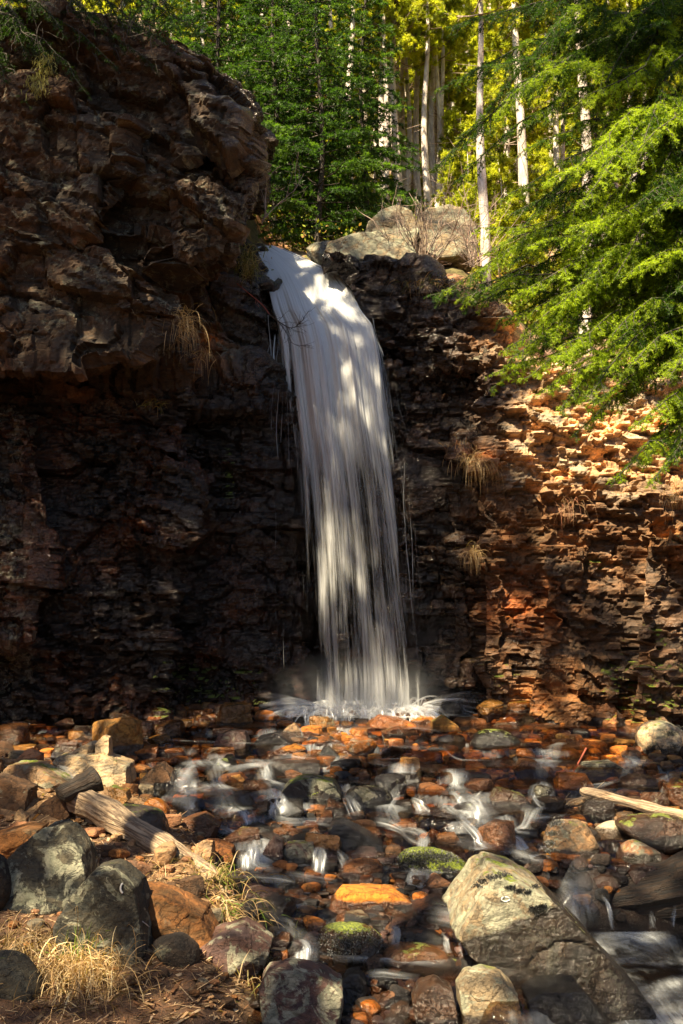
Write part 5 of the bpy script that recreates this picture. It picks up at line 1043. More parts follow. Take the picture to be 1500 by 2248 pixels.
def trunk_mesh(name, P, r, mat, n=12, rough=.12, seed=0):
    V, F = tube_path(P, r, n, rough, seed); return mesh_np(name, V, F, mat, True)

# ---- the big spruce on the right
rs = np.random.RandomState(44)
sp = Foliage(1)
TX, TY = 3.78, 8.9
def tz(py, Y=TY): return at(1640, py, Y)[2]
TIPS = [ # tip px, py, Y ; base py on the trunk ; tone
 (990, 60, 8.9, -140, -.1), (1045, 150, 8.4, -60, -.05), (1120, 60, 9.4, -160, -.1), (1180, 110, 8.0, -80, .1), (960, 200, 9.3, -20, -.05),
 (955, 372, 8.7, 60, .0), (1010, 300, 9.2, 40, .0), (1090, 250, 8.1, 40, .15), (1150, 330, 8.6, 90, .15), (1240, 250, 7.9, 20, .3), (1330, 180, 8.2, -60, -.15), (1420, 120, 8.3, -130, -.25), (1450, 220, 8.0, -30, -.1),
 (1110, 430, 8.3, 190, .2), (1200, 400, 7.9, 200, .35), (1290, 350, 7.7, 160, .35), (1400, 330, 7.6, 150, .3),
 (1070, 555, 8.5, 300, .1), (1160, 540, 8.1, 320, .3), (1250, 500, 7.8, 330, .35), (1330, 470, 7.7, 300, .3), (1440, 470, 7.5, 280, .3),
 (945, 648, 8.8, 480, .05), (1050, 665, 8.4, 470, .15), (1130, 650, 8.1, 450, .3), (1250, 640, 7.8, 430, .35), (1380, 600, 7.6, 400, .4),
 (1105, 770, 8.3, 560, .35), (1078, 855, 8.4, 600, .4), (1160, 830, 8.0, 590, .4), (1230, 760, 7.8, 560, .3), (1340, 740, 7.7, 520, .2),
 (1255, 960, 8.2, 680, .2), (1300, 880, 7.9, 660, .3), (1345, 1055, 7.9, 760, .15), (1430, 1060, 7.7, 770, .2), (1400, 930, 7.6, 700, .3), (1480, 1000, 7.8, 760, .1), (1380, 810, 7.5, 620, .35), (1470, 830, 7.4, 640, .3), (1490, 640, 7.5, 450, .2),
]
TIPS += [(rs.uniform(1270, 1520), rs.uniform(330, 1010), rs.uniform(7.3, 8.6), None, rs.uniform(.0, .35)) for _ in range(22)] + [(rs.uniform(1120, 1300), rs.uniform(350, 800), rs.uniform(8.2, 9.0), None, rs.uniform(-.1, .2)) for _ in range(9)]
TIPS += [(1085, 820, 8.3, 600, .45), (1120, 790, 8.2, 590, .4), (1150, 730, 8.1, 540, .4), (1190, 860, 8.1, 640, .35), (1095, 700, 8.4, 520, .3), (1010, 655, 8.6, 480, .2), (975, 640, 8.7, 470, .1), (1230, 900, 8.0, 680, .35), (1000, 400, 8.8, 120, .1), (1050, 500, 8.6, 260, .2)]
TIPS = [(a, b, c, (b - 250 if d is None else d), e) for a, b, c, d, e in TIPS]
for (px, py, Y, bpy_, tone) in TIPS:
    b0 = np.array((TX, TY, at(1640, bpy_, TY)[2])); tip = at(px, py, Y)
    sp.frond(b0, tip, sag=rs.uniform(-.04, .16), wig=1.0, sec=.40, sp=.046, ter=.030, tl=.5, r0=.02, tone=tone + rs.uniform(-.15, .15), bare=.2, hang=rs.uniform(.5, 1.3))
for k in range(26):       # dead drooping inner twigs
    a = at(rs.uniform(1250, 1560), rs.uniform(150, 800), rs.uniform(8.2, 9.2)); d = np.array((rs.uniform(-.7, .1), rs.uniform(-.3, .2), -rs.uniform(.3, 1))); q_ = a
    for j in range(7):
        d = nrmz(d + rs.normal(0, .25, 3)); q2 = q_ + d * .09; sp.w.append((*q_, *q2, .005 - .0005 * j, .0045 - .0005 * j)); q_ = q2
for k in range(30):       # fronds to the other sides keep the tree whole
    a = rs.uniform(-1.0, .9); z0 = rs.uniform(1.5, 9.5); L_ = 2.1 * (1 - z0 / 14)
    sp.frond((TX, TY, z0), (TX + L_ * math.cos(a), TY + L_ * math.sin(a), z0 - .5), sag=.1, sec=.4, sp=.12, ter=.09, tl=.45, bare=.15, hang=.4, tone=0)
zb = float(ground_z(np.array([TX]), np.array([TY]))[0]) - .1
root = empty('spruce_tree', (TX, TY, zb)); tag(root, 'large dark green spruce whose drooping boughs reach in from the right edge', 'tree', 'trees')
def sub(name, me, root): o = link(name, move(me, root.location), root); return o
P = np.array([(TX + .04 * math.sin(k), TY, zb + k * .9) for k in range(16)]); sub('trunk', trunk_mesh('trunk', P, .19 * (1 - np.arange(16) / 17), M_SPRUCEBARK), root)
sub('branches', sp.wood_mesh('branches', M_SPRUCEBARK), root)
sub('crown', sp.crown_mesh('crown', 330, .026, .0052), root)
print('spruce needles', len(sp.g))

# ---- conifer over the top left corner, needles toned dark for its shade
tl_ = Foliage(2); bx, by = -4.75, 12.3; bz = 9.3
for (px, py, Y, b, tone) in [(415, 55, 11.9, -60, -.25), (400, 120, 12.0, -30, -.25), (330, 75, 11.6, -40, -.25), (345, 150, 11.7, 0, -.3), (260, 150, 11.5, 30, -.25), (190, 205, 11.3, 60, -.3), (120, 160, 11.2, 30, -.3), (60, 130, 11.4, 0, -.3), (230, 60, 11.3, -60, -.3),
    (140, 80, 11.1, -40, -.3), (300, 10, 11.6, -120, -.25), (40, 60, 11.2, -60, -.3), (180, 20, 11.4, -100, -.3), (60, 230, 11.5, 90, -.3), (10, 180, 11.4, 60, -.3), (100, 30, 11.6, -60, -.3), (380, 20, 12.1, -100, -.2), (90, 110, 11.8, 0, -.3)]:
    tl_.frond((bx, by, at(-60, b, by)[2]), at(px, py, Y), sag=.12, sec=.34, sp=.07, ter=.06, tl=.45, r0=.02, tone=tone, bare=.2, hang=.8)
for k in range(40):
    a = at(rs.uniform(-20, 400), rs.uniform(-20, 120), rs.uniform(11.2, 12)); d = np.array((rs.uniform(-.6, .6), 0, -rs.uniform(.2, 1))); q_ = a
    for j in range(8): d = nrmz(d + rs.normal(0, .3, 3)); q2 = q_ + d * .07; tl_.w.append((*q_, *q2, .006 - .0006 * j, .0054 - .0006 * j)); q_ = q2
root = empty('spruce_tree', (bx, by, bz)); tag(root, 'dark shaded conifer leaning over the top left corner of the cliff', 'tree', 'trees')
P = np.array([(bx + .05 * k, by, bz - .3 + k * .8) for k in range(9)]); sub('trunk', trunk_mesh('trunk', P, .2 * (1 - np.arange(9) / 12), M_SPRUCEBARK), root)
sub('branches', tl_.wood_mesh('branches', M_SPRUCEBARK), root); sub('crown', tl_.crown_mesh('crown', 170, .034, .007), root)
# beard lichen hanging from it
acc = Acc(); r = np.random.RandomState(8)
for k in range(420):
    t = r.rand(); p = np.array(at(88 + 22 * r.normal() * .5 + (8 if t < .5 else -6), 120 + 85 * t, 11.25)) + r.normal(0, .02, 3); d = r.normal(0, .4, 3) + (0, 0, -1); d = nrmz(d)
    s_ = nrmz(np.cross(d, r.normal(size=3))) * .006; l = r.uniform(.03, .09); V = np.array((p - s_, p + s_, p + d * l + s_ * .4, p + d * l - s_ * .4)); acc.add(V, np.array([[0, 1, 2, 3]]), tint=np.array((.38, .36, .12)) * r.uniform(.7, 1.3))
o = link('beard_lichen', move(acc.mesh('beard_lichen', M_BEARD), at(88, 120, 11.25)), loc=at(88, 120, 11.25)); tag(o, 'pale yellow-green beard lichen hanging below the dark top left branches', 'lichen')

# ---- shared tree models for the slope above the falls
def clone(tree, loc, rz, sc, label, group):
    c = tree.copy(); COL.objects.link(c); c.location = [float(v) for v in loc]; c.rotation_euler = (0, 0, rz); c.scale = (sc, sc, sc); c['label'] = label; c['group'] = group
    for ch in tree.children: d = ch.copy(); COL.objects.link(d); d.parent = c
    return c
def fir_model(seed, H=7.6, R0=2.0, low=.05):
    fo = Foliage(seed); r = fo.r; z = H * low
    while z < H * .98:
        f = z / H; L_ = R0 * (1 - f) ** .8 * (.6 + .4 * min(1, f * 8)); nb = 6 if f < .8 else 4; a0 = r.uniform(0, 6)
        for k in range(nb):
            a = a0 + k * 6.283 / nb + r.normal(0, .15); l = L_ * r.uniform(.75, 1.1)
            if l > .12: fo.frond((0, 0, z), (l * math.cos(a), l * math.sin(a), z - l * r.uniform(.05, .28)), sag=.08, sec=.36, sp=.13, ter=.13, tl=.5, r0=.014, tone=r.uniform(-.15, .35), bare=.2, hang=.15)
        z += r.uniform(.24, .36)
    return fo
def tree_object(name, fo, H, r0, bark, crown_args, seed, branches=True):
    root = empty(name)
    P = np.array([(.05 * math.sin(k * .9 + seed), .05 * math.cos(k * .7 + seed), -.4 + (H + .4) * k / 12) for k in range(13)])
    link('trunk', trunk_mesh('trunk', P, r0 * (1.12 - np.arange(13) / 12.2), bark, 10, .15, seed), root)
    if branches: link('branches', fo.wood_mesh('branches', M_TWIG if name == 'pine_tree' else M_SPRUCEBARK, 3), root)
    link('crown', fo.crown_mesh('crown', *crown_args[0], **crown_args[1]), root)
    return root
FIRC = ((150, .066, .019), dict(cdark=(.008, .022, .005), cmid=(.040, .10, .014), clite=(.13, .24, .03)))
firs = [tree_object('fir_tree', fir_model(21), 7.6, .055, M_SPRUCEBARK, FIRC, 1), tree_object('fir_tree', fir_model(22, 7.0, 1.6), 7.0, .05, M_SPRUCEBARK, FIRC, 2)]
def pine_model(seed, H, c0, R0, dens=1.0):
    fo = Foliage(seed); r = fo.r; z = H * c0
    while z < H:
        f = (z / H - c0) / (1 - c0)
        for k in range(r.randint(2, 5)):
            a = r.uniform(0, 6.283); l = R0 * (1 - f * .75) * r.uniform(.5, 1.1); p0 = np.array((0, 0, z)); tip = p0 + np.array((l * math.cos(a), l * math.sin(a), l * r.uniform(.0, .6)))
            n = 5; C = p0 + (tip - p0) * np.linspace(0, 1, n)[:, None]; C[:, 2] -= .1 * np.sin(np.linspace(0, np.pi, n)); rr = .02 * (1 - .8 * np.linspace(0, 1, n))
            for i in range(n - 1): fo.w.append((*C[i], *C[i + 1], rr[i], rr[i + 1]))
            for j in range(int(13 * dens)):
                u = r.uniform(.35, 1.0); o = p0 + (tip - p0) * u; o[2] -= .1 * math.sin(u * math.pi); d = nrmz(np.array((math.cos(a), math.sin(a), .4)) + r.normal(0, .6, 3)); e = o + d * r.uniform(.1, .28)
                fo.w.append((*o, *e, .006, .003)); fo.g.append((*(o * .4 + e * .6), *(e + d * .05), r.uniform(.1, .95)))
        z += r.uniform(.12, .34)
    for k in range(int(H * 2.2)):          # dead side twigs on the bare trunk
        z = r.uniform(.5, H * max(c0, .25)); a = r.uniform(0, 6.283); l = r.uniform(.2, .8); fo.w.append((0, 0, z, l * math.cos(a), l * math.sin(a), z + l * r.uniform(-.3, .3), .008, .003))
    return fo
PINC = ((360, .11, .024), dict(spread=1.0, cdark=(.08, .12, .012), cmid=(.27, .32, .03), clite=(.52, .54, .05)))
pines = [tree_object('pine_tree', pine_model(31, 8.6, .42, 1.15), 8.6, .115, M_PINEBARK, PINC, 3), tree_object('pine_tree', pine_model(32, 8.8, .62, 1.0), 8.8, .10, M_PINEBARK, PINC, 4),
         tree_object('pine_tree', pine_model(33, 8.4, .28, 1.1, .8), 8.4, .10, M_PINEBARK, PINC, 5), tree_object('pine_tree', pine_model(34, 3.6, .05, .9, 1.3), 3.6, .045, M_PINEBARK, PINC, 6)]
used_ = {}
def plant(models, k, px, Y, sc, label, group):
    m = models[k]; x = (px - 750) / FPX * (Y * math.cos(PITCH) + 6 * math.sin(PITCH)); z = float(hill_z(np.array([x]), np.array([Y]))[0])
    if id(m) not in used_: used_[id(m)] = 1; m.location = (x, Y, z); m.rotation_euler = (0, 0, px); m.scale = (sc, sc, sc); m['label'] = label; m['group'] = group; m['category'] = 'tree'; return m
    c = clone(m, (x, Y, z), px * .37, sc, label, group); return c
G1 = 'firs above the waterfall'; G2 = 'pines on the slope above the falls'
for px, Y, k, sc, lab in [(700, 17.6, 0, 1.0, 'dense dark green fir directly above the lip of the falls'), (600, 18.4, 0, .95, 'dark fir close behind the edge of the left cliff'), (800, 19.3, 1, 1.0, 'slimmer dark fir right of the one above the lip'),
    (470, 19.5, 0, 1.0, 'dark fir behind the highest point of the left cliff'), (330, 21, 1, 1.1, 'green fir at the top left between cliff and sky'), (545, 22.5, 0, 1.2, 'taller dark fir further back behind the left cliff'), (1320, 20.5, 1, .9, 'dark fir on the right slope behind the big spruce boughs'), (655, 20.5, 1, 1.2, 'narrow dark fir squeezed between two others above the lip')]:
    plant(firs, k, px, Y, sc, lab, G1)
NAMED = [(770, 20.5, 1, 1.0, 'pale straight trunk standing out right of the dark firs'), (852, 22.0, 1, .95, 'grey pine trunk, left one of a pair behind the domed boulder'), (870, 21.2, 0, 1.0, 'pale pine trunk, right one of a pair behind the domed boulder'), (838, 24, 1, .8, 'thin dark pine trunk left of the pair'),
    (946, 23.5, 1, .85, 'slightly curved white trunk, left of the three in a tight row'), (962, 24.5, 1, .85, 'middle white trunk of the three in a tight row'), (976, 23.8, 0, .85, 'right-hand white trunk of the three in a tight row'),
    (1062, 16.4, 1, .9, 'pale thick trunk rooted beside the creased boulder'), (1290, 17.6, 1, 1.3, 'broad white trunk showing through the upper right boughs'), (1150, 20.5, 1, 1.3, 'wide sunlit trunk behind the middle of the spruce boughs'), (1430, 18.5, 1, 1.1, 'grey trunk in the dark upper right corner'), (1355, 21, 1, 1.0, 'thin grey trunk between the broad one and the right edge'), (1395, 16.0, 1, .9, 'trunk low behind the right boughs near the pale bank')]
r = np.random.RandomState(77)
for k in range(16): NAMED.append((r.uniform(815, 1010), r.uniform(20.5, 27), 1, r.uniform(.8, 1.0), ''))
NAMED_ = NAMED; NAMED = NAMED[:-16]
for k, a in enumerate(NAMED_[13:]): plant(pines, 1, a[0], a[1], a[3], '%s white trunk in the bright stand %s the three tight trunks' % (('slim', 'thin', 'pale', 'straight', 'faint', 'leaning', 'narrow', 'greyish', 'tall', 'distant', 'bright', 'dim', 'wiry', 'smooth', 'bare', 'ivory')[k], 'left of' if a[0] < 940 else 'right of'), G2)
for a in NAMED: plant(pines, a[2], a[0], a[1], a[3], a[4], G2)
r = np.random.RandomState(17); done_ = [(a[0], a[1]) for a in NAMED_]; n_ = 0
while n_ < 105:
    Y = 21 + 42 * r.rand() ** 1.3; px = r.uniform(-150, 1650)
    if any(abs(px - p) < 14 and abs(Y - y) < 6 for p, y in done_): continue
    done_.append((px, Y)); n_ += 1
    nb = min(NAMED, key=lambda a: abs(a[0] - px)); lab = '%s pale pine %s, seen %s the %s' % (('slim', 'slender', 'thin', 'lanky', 'straight')[n_ % 5], 'far up the slope' if Y > 45 else ('high up the slope' if Y > 36 else ('midway up the slope' if Y > 28 else 'near the falls')), 'left of' if px < nb[0] else 'right of', {770: 'pale straight trunk', 852: 'pair of trunks', 870: 'pair of trunks', 838: 'thin dark trunk', 946: 'three tight trunks', 962: 'three tight trunks', 976: 'three tight trunks', 1062: 'thick boulder trunk', 1290: 'broad white trunk', 1150: 'wide sunlit trunk', 1430: 'grey corner trunk', 1355: 'thin grey trunk', 1395: 'low bank trunk'}[nb[0]])
    plant(pines, r.randint(3) if r.rand() < .85 else 1, px, Y, r.uniform(.85, 1.15) * (1 + max(0, Y - 30) * .012), lab, G2)
SHORT = {770: 'pale straight trunk', 852: 'left paired trunk', 870: 'right paired trunk', 838: 'thin dark trunk', 946: 'curved white trunk', 962: 'middle tight white trunk', 976: 'right tight white trunk', 1062: 'thick boulder trunk', 1290: 'broad white trunk', 1150: 'wide sunlit trunk', 1430: 'grey corner trunk', 1355: 'thin grey trunk', 1395: 'low bank trunk'}
for k, (px, Y, sc) in enumerate([(1000, 19.5, .6), (1030, 19, .7), (1100, 18.5, .8), (1020, 22, 1.0), (905, 25, .7), (1180, 18, .8), (1120, 22, 1.2), (820, 23, 1.0), (760, 21.5, .8), (690, 22, .8), (1240, 20, 1.0), (640, 19.5, .6), (1420, 15.2, .5), (1070, 24, 1.2), (790, 27, 1.3), (900, 30, 1.6), (980, 32, 1.7), (1060, 29, 1.5), (1140, 31, 1.7), (1220, 28, 1.5), (840, 34, 1.8), (740, 32, 1.7), (660, 30, 1.6), (930, 38, 2.0), (1020, 40, 2.0), (1100, 38, 2), (870, 42, 2.2), (960, 46, 2.3), (1180, 42, 2.2), (1260, 36, 1.9), (800, 44, 2.2), (700, 40, 2.1), (420, 28, 1.5), (360, 32, 1.7), (500, 30, 1.6), (560, 35, 1.8), (440, 40, 2), (1340, 30, 1.6), (1430, 26, 1.4)]):
    nb = min(NAMED, key=lambda a: abs(a[0] - px)); nb = (*nb[:4], SHORT[nb[0]]); plant(pines, 3, px, Y, sc, 'bushy young pine %s, %s the %s' % ('far up the slope' if Y > 39 else ('high on the slope' if Y > 31 else ('midway up the slope' if Y > 23 else 'low on the slope')), 'left of' if px < nb[0] else 'right of', nb[4].split(',')[0]), 'young pines above the falls')
# leafy undergrowth
acc = Acc(); r = np.random.RandomState(60)
N = 60000; yy = 14.6 + 22 * r.rand(N) ** 1.4; xx = r.uniform(-1, 1, N) * (.45 * yy)
m = fbm(np.stack((xx * .8, yy * .8, 0 * xx), 1), 3, 99) > .02; xx, yy = xx[m], yy[m]; N = len(xx); zz = hill_z(xx, yy) + r.rand(N) ** 2 * .8
D = nrmz(r.normal(size=(N, 3)) + (0, -.2, .6)); S = nrmz(np.cross(D, r.normal(size=(N, 3)))); l = r.uniform(.04, .10, (N, 1)) * (yy / 20)[:, None]; Bp = np.stack((xx, yy, zz), 1)
V = np.stack((Bp, Bp + D * l * .5 + S * l * .35, Bp + D * l, Bp + D * l * .5 - S * l * .35), 1).reshape(-1, 3)
c = np.array((.26, .31, .03)) + (np.array((.45, .28, .09)) - np.array((.26, .31, .03))) * (r.rand(N, 1) < .3); c = c * r.uniform(.6, 1.4, (N, 1))
o = link('undergrowth', mesh_np('undergrowth', V, np.arange(4 * N).reshape(-1, 4), M_GRASS, False, {'tint': np.repeat(c, 4, 0)})); tag(o, 'low leafy plants and litter on the slope', kind='stuff')

# ---- bare shrubs and twigs
def shrub(name, base, stems, L, seed, mat, spread=1.0, lean=(0, 0), fork=3, r0=.011):
    r = np.random.RandomState(seed); segs = []
    def grow(p, d, l, rad, depth):
        n = max(3, int(l / .09)); q = np.array(p, float)
        for j in range(n):
            d = nrmz(d + r.normal(0, .12, 3) + np.array((0, 0, .04))); q2 = q + d * l / n; segs.append((*q, *q2, rad * (1 - .6 * j / n), rad * (1 - .6 * (j + 1) / n)))
            if depth < fork and r.rand() < .38: grow(q2, nrmz(d + r.normal(0, .55, 3)), l * r.uniform(.25, .5), rad * .55, depth + 1)
            q = q2
    for k in range(stems):
        grow(np.array((r.normal(0, .06), r.normal(0, .06), 0)), nrmz(np.array((r.normal(0, .5) * spread + lean[0], r.normal(0, .3) * spread + lean[1], r.uniform(.5, 1.1)))), L * r.uniform(.6, 1.1), r0 * r.uniform(.7, 1.2), 0)
    V, F = tubes(segs, 4); return link(name, mesh_np(name, V, F, mat, True), loc=base)
o = shrub('bare_shrub', at(925, 600, 14.75), 34, 1.15, 3, M_TWIG, 1.3); tag(o, 'leafless brown shrub sprawling in front of the pale boulders', 'shrub')
o = shrub('bare_shrub', at(1040, 585, 15.0), 16, 1.3, 4, M_TWIG, 1.2, (.5, 0)); tag(o, 'leafless pale shrub leaning right beside the thick pale trunk', 'shrub')
o = shrub('bare_branch', at(572, 484, 13.9), 2, 1.35, 5, M_TWIG, .2, (.75, 0), 2); tag(o, 'dead pale branch slanting up from the edge of the left cliff', 'branch')
def twigs_on_path(name, ctrl, Y, r0, r1, seed, mat, nt_=14, L=.14, label='', cat='branch', start=.3):
    r = np.random.RandomState(seed); P = curve_pts([at(a, b, Y) for a, b in ctrl], 30); T = nrmz(np.gradient(P, axis=0)); segs = []
    rr = np.linspace(r0, r1, 30)
    for i in range(29): segs.append((*P[i], *P[i + 1], rr[i], rr[i + 1]))
    for k in range(nt_):
        i = int(r.uniform(start, .98) * 29); d = nrmz(T[i] * .9 + r.normal(0, .55, 3)); q = P[i]
        l = L * r.uniform(.5, 1.2)
        for j in range(5):
            d = nrmz(d + r.normal(0, .12, 3)); q2 = q + d * l / 5; segs.append((*q, *q2, .0035 - .0005 * j, .003 - .0005 * j))
            if r.rand() < .5: e = q2 + nrmz(d + r.normal(0, .5, 3)) * l * .3; segs.append((*q2, *e, .002, .0012))
            q = q2
    V, F = tubes(segs, 5); V = V - P[0]; o = link(name, mesh_np(name, V, F, mat, True), loc=P[0]); tag(o, label, cat); return o
twigs_on_path('twig', [(520, 622), (548, 645), (575, 668), (592, 690)], 13.2, .006, .009, 1, M_REDTWIG, 2, .1, 'reddish stem of a dead twig reaching out from the dark rock left of the falls', 'twig')
twigs_on_path('twig', [(592, 690), (615, 708), (640, 720), (660, 708), (678, 682)], 13.18, .009, .003, 2, M_SPRUCEBARK, 26, .22, 'black forked tip of the dead twig crossing the white water', 'twig', .05)
twigs_on_path('twig', [(612, 706), (632, 735), (645, 755), (680, 760)], 13.2, .006, .002, 3, M_SPRUCEBARK, 10, .14, 'thin black spray hanging below the forked twig over the water', 'twig', .1)
twigs_on_path('twig', [(615, 2000 - 36), (660, 1966), (722, 1962)], 8.15, .018, .012, 4, M_WETWOOD, 2, .05, 'short wet stick lying left of the bright orange block', 'stick')
twigs_on_path('twig', [(1288, 1642), (1272, 1672), (1254, 1704)], 11.2, .012, .007, 5, M_REDTWIG, 2, .05, 'dark red stick slanting between stones on the right', 'stick')
twigs_on_path('twig', [(1225, 1785), (1255, 1758), (1300, 1752), (1318, 1770)], 9.95, .007, .004, 6, M_DRIFT, 22, .22, 'tangle of dry pale twigs on the flat tan rock', 'twig', .0)

# ---- logs
def log_obj(name, P0, P1, r0, r1, mat, seed, bend=.02, n=18, squash=1.0, parent=None, cut=0.0):
    P0 = np.asarray(P0, float); P1 = np.asarray(P1, float); L = np.linalg.norm(P1 - P0); m = 40; t = np.linspace(0, 1, m); rg = np.random.RandomState(seed)
    P = np.stack((t * L, bend * L * np.sin(t * 3.3), bend * .6 * L * np.sin(t * 5 + 1)), 1); rr = np.interp(t, [0, 1], [r0, r1]) * (1 + .06 * np.sin(t * 17 + seed)); rr[0] *= .55; rr[1] *= .85; rr[-1] *= .4; rr[-2] *= .8
    V, F = tube_path(P, rr, n, .22, seed, squash=squash)
    # long splits along the grain
    ang = np.arctan2(V[:, 2] - np.interp(V[:, 0], P[:, 0], P[:, 2]), V[:, 1] - np.interp(V[:, 0], P[:, 0], P[:, 1])); g = fbm(np.stack((V[:, 0] * 1.2, np.cos(ang) * 3, np.sin(ang) * 3), 1), 3, seed)
    c = np.stack((V[:, 0], np.interp(V[:, 0], P[:, 0], P[:, 1]), np.interp(V[:, 0], P[:, 0], P[:, 2])), 1); V = c + (V - c) * (1 + .28 * g)[:, None]
    me = mesh_np(name, V, F, mat, False); o = link(name, me, parent, P0); q_ = Vector((P1 - P0).tolist()).to_track_quat('X', 'Z'); o.rotation_mode = 'QUATERNION'; o.rotation_quaternion = q_
    return o
a = ground_hit(165, 1770); b = ground_hit(465, 1935); P0 = at(158, 1748, a[1] - .22); P1 = at(474, 1926, b[1] - .18)
lg = log_obj('fallen_log', P0, P1, .125, .075, M_DRIFT, 3, .012, 22); tag(lg, 'weathered grey-tan fallen log lying down the left bank, broken at its upper end', 'log')
def child_log(name, A_, B_, r0, r1, mat, seed, root, bend=.03):
    o = log_obj(name, A_, B_, r0, r1, mat, seed, bend, 14); bpy.context.view_layer.update(); o.parent = root; o.matrix_parent_inverse = root.matrix_world.inverted(); return o
bpy.context.view_layer.update()
child_log('broken_stub', at(128, 1748, a[1] - .45), at(218, 1704, a[1] - .25), .06, .115, M_WETWOOD, 5, lg)
child_log('splinter', at(225, 1806, a[1] - .55), at(345, 1886, b[1] + .25), .03, .055, M_DRIFT, 7, lg)
child_log('splinter', at(170, 1790, a[1] - .3), at(262, 1838, b[1] + .6), .05, .03, M_DRIFT, 9, lg)
a = ground_hit(1300, 1765)
o = log_obj('drift_log', at(1274, 1737, a[1] - .35), at(1530, 1797, a[1] - .85), .055, .05, M_DRIFT, 11, .01); tag(o, 'pale stripped log lying across the stones at the right edge', 'log')
o = log_obj('dark_log', at(1205, 2005, 9.0), at(1620, 1915, 8.6), .17, .27, M_WETWOOD, 13, .02, 24); tag(o, 'thick dark wet log damming the pool at the lower right edge', 'log')
o = log_obj('root', at(408, 2248, 6.1), at(432, 2170, 6.6), .035, .05, M_DRIFT, 15, .08); tag(o, 'knobbly root crossing the dirt path at the bottom', 'root')
o = log_obj('root', at(430, 2182, 6.55), at(520, 2176, 6.6), .028, .018, M_DRIFT, 16, .05); tag(o, 'thin side root pointing right on the dirt path', 'root')

# ---- grasses
def clump(name, px, py, Y, n, L, dirm, jit, wd, cols, seed, label, sp=(.05, .05, .02), g=2.2, cat='grass tuft', stand=False):
    r = np.random.RandomState(seed); base = at(px, py, Y); acc = Acc()
    if stand: h = ground_hit(px, py); base = h
    for k in range(n):
        p = r.normal(0, 1, 3) * sp; d = nrmz(np.array(dirm) + r.normal(0, jit, 3)); l = L * r.uniform(.45, 1.1); m = 7; w0 = wd * r.uniform(.6, 1.2); side = nrmz(np.cross(d, r.normal(size=3))) ; Q = [p]; 
        for j in range(m): d = nrmz(d + np.array((0, 0, -1.0)) * g * l / m * (1 + j * .3) + r.normal(0, .06, 3)); Q.append(Q[-1] + d * l / m)
        Q = np.array(Q); w_ = (w0 * (1 - np.linspace(0, 1, m + 1) ** 1.5) + .0006)[:, None]; V = np.concatenate((Q - side * w_, Q + side * w_)); i = np.arange(m); F = np.stack((i, i + 1, m + 2 + i, m + 1 + i), 1)
        acc.add(V, F, tint=np.array(cols[r.randint(len(cols))]) * r.uniform(.7, 1.25))
    o = link(name, acc.mesh(name, M_GRASS), loc=base); tag(o, label, cat); return o
STRAW = [(.52, .36, .18), (.42, .27, .13), (.60, .45, .26), (.34, .22, .10)]; OLIVE = [(.16, .16, .03), (.30, .24, .07), (.10, .12, .02), (.40, .30, .12)]; GREEN = [(.12, .20, .02), (.20, .26, .03)]
clump('grass_tuft', 395, 705, 12.05, 200, .50, (.45, -.4, .3), .5, .0025, STRAW, 1, 'long dry straw grass hanging from the ledge left of the falls', (.10, .05, .08), 5)
clump('grass_tuft', 448, 775, 12.9, 60, .38, (.1, -.3, 0), .3, .003, STRAW, 2, 'short dry grass hanging beside the orange stained rock', (.08, .04, .04), 5)
clump('grass_tuft', 1048, 1010, 13.2, 150, .45, (.25, -.4, .2), .5, .0025, STRAW, 3, 'dry straw grass hanging on the cliff right of the falls', (.12, .05, .04), 5)
clump('grass_tuft', 1036, 1215, 13.3, 100, .36, (.05, -.4, .2), .35, .003, STRAW, 4, 'small dry tuft low on the cliff right of the falls', (.05, .04, .03), 6)
clump('grass_tuft', 545, 575, 13.2, 260, .30, (.1, -.5, .2), .5, .004, OLIVE, 5, 'olive mossy grass hanging beside the top of the falls', (.08, .06, .12), 5)
clump('grass_tuft', 1245, 1105, 12.95, 50, .40, (0, -.4, 0), .25, .0025, [(.36, .16, .09), (.45, .28, .15)], 6, 'reddish rootlets hanging on the sunlit right cliff', (.10, .05, .05), 5)
clump('grass_tuft', 1010, 975, 13.4, 60, .2, (0, -.4, 0), .3, .003, [(.30, .12, .06), (.35, .22, .1)], 7, 'rusty rootlets above the straw grass on the right cliff', (.10, .05, .03), 5)
clump('grass_tuft', 335, 890, 12.8, 50, .22, (.2, -.4, .5), .5, .003, OLIVE, 8, 'sparse olive grass on the dark wet ledge at left', (.09, .03, .02), 5)
clump('grass_tuft', 165, 2140, 6.6, 760, .44, (.25, -.3, .8), .55, .0032, STRAW + [(.72, .58, .34)], 9, 'big pale clump of dry grass spilling over the lower left bank', (.16, .12, .05), 5, stand=True)
clump('grass_tuft', 50, 2085, 7.0, 300, .40, (.2, -.2, .7), .6, .003, [(.26, .18, .09), (.18, .12, .06)], 10, 'dry grass clump under the shaded boulder at the left edge', (.14, .10, .04), 4.5, stand=True)
clump('grass_tuft', 165, 2105, 6.9, 60, .24, (.1, 0, 1), .3, .004, GREEN, 11, 'fresh green blades growing out of the big dry clump', (.05, .05, .02), 1.5, stand=True)
clump('grass_tuft', 400, 1925, 8.6, 220, .26, (.2, -.3, .6), .6, .003, OLIVE + STRAW, 12, 'mixed green and brown grass under the end of the fallen log', (.22, .10, .03), 4, stand=True)
clump('grass_tuft', 480, 2000, 7.6, 300, .34, (.35, -.4, .3), .5, .003, STRAW + GREEN[:1], 13, 'dry grass combed downhill beside the stream', (.14, .10, .05), 5, stand=True)
clump('grass_tuft', 455, 1925, 8.3, 140, .26, (.3, -.3, .3), .5, .004, OLIVE + GREEN, 14, 'green moss-like grass at the tip of the fallen log', (.12, .07, .05), 4, stand=True)
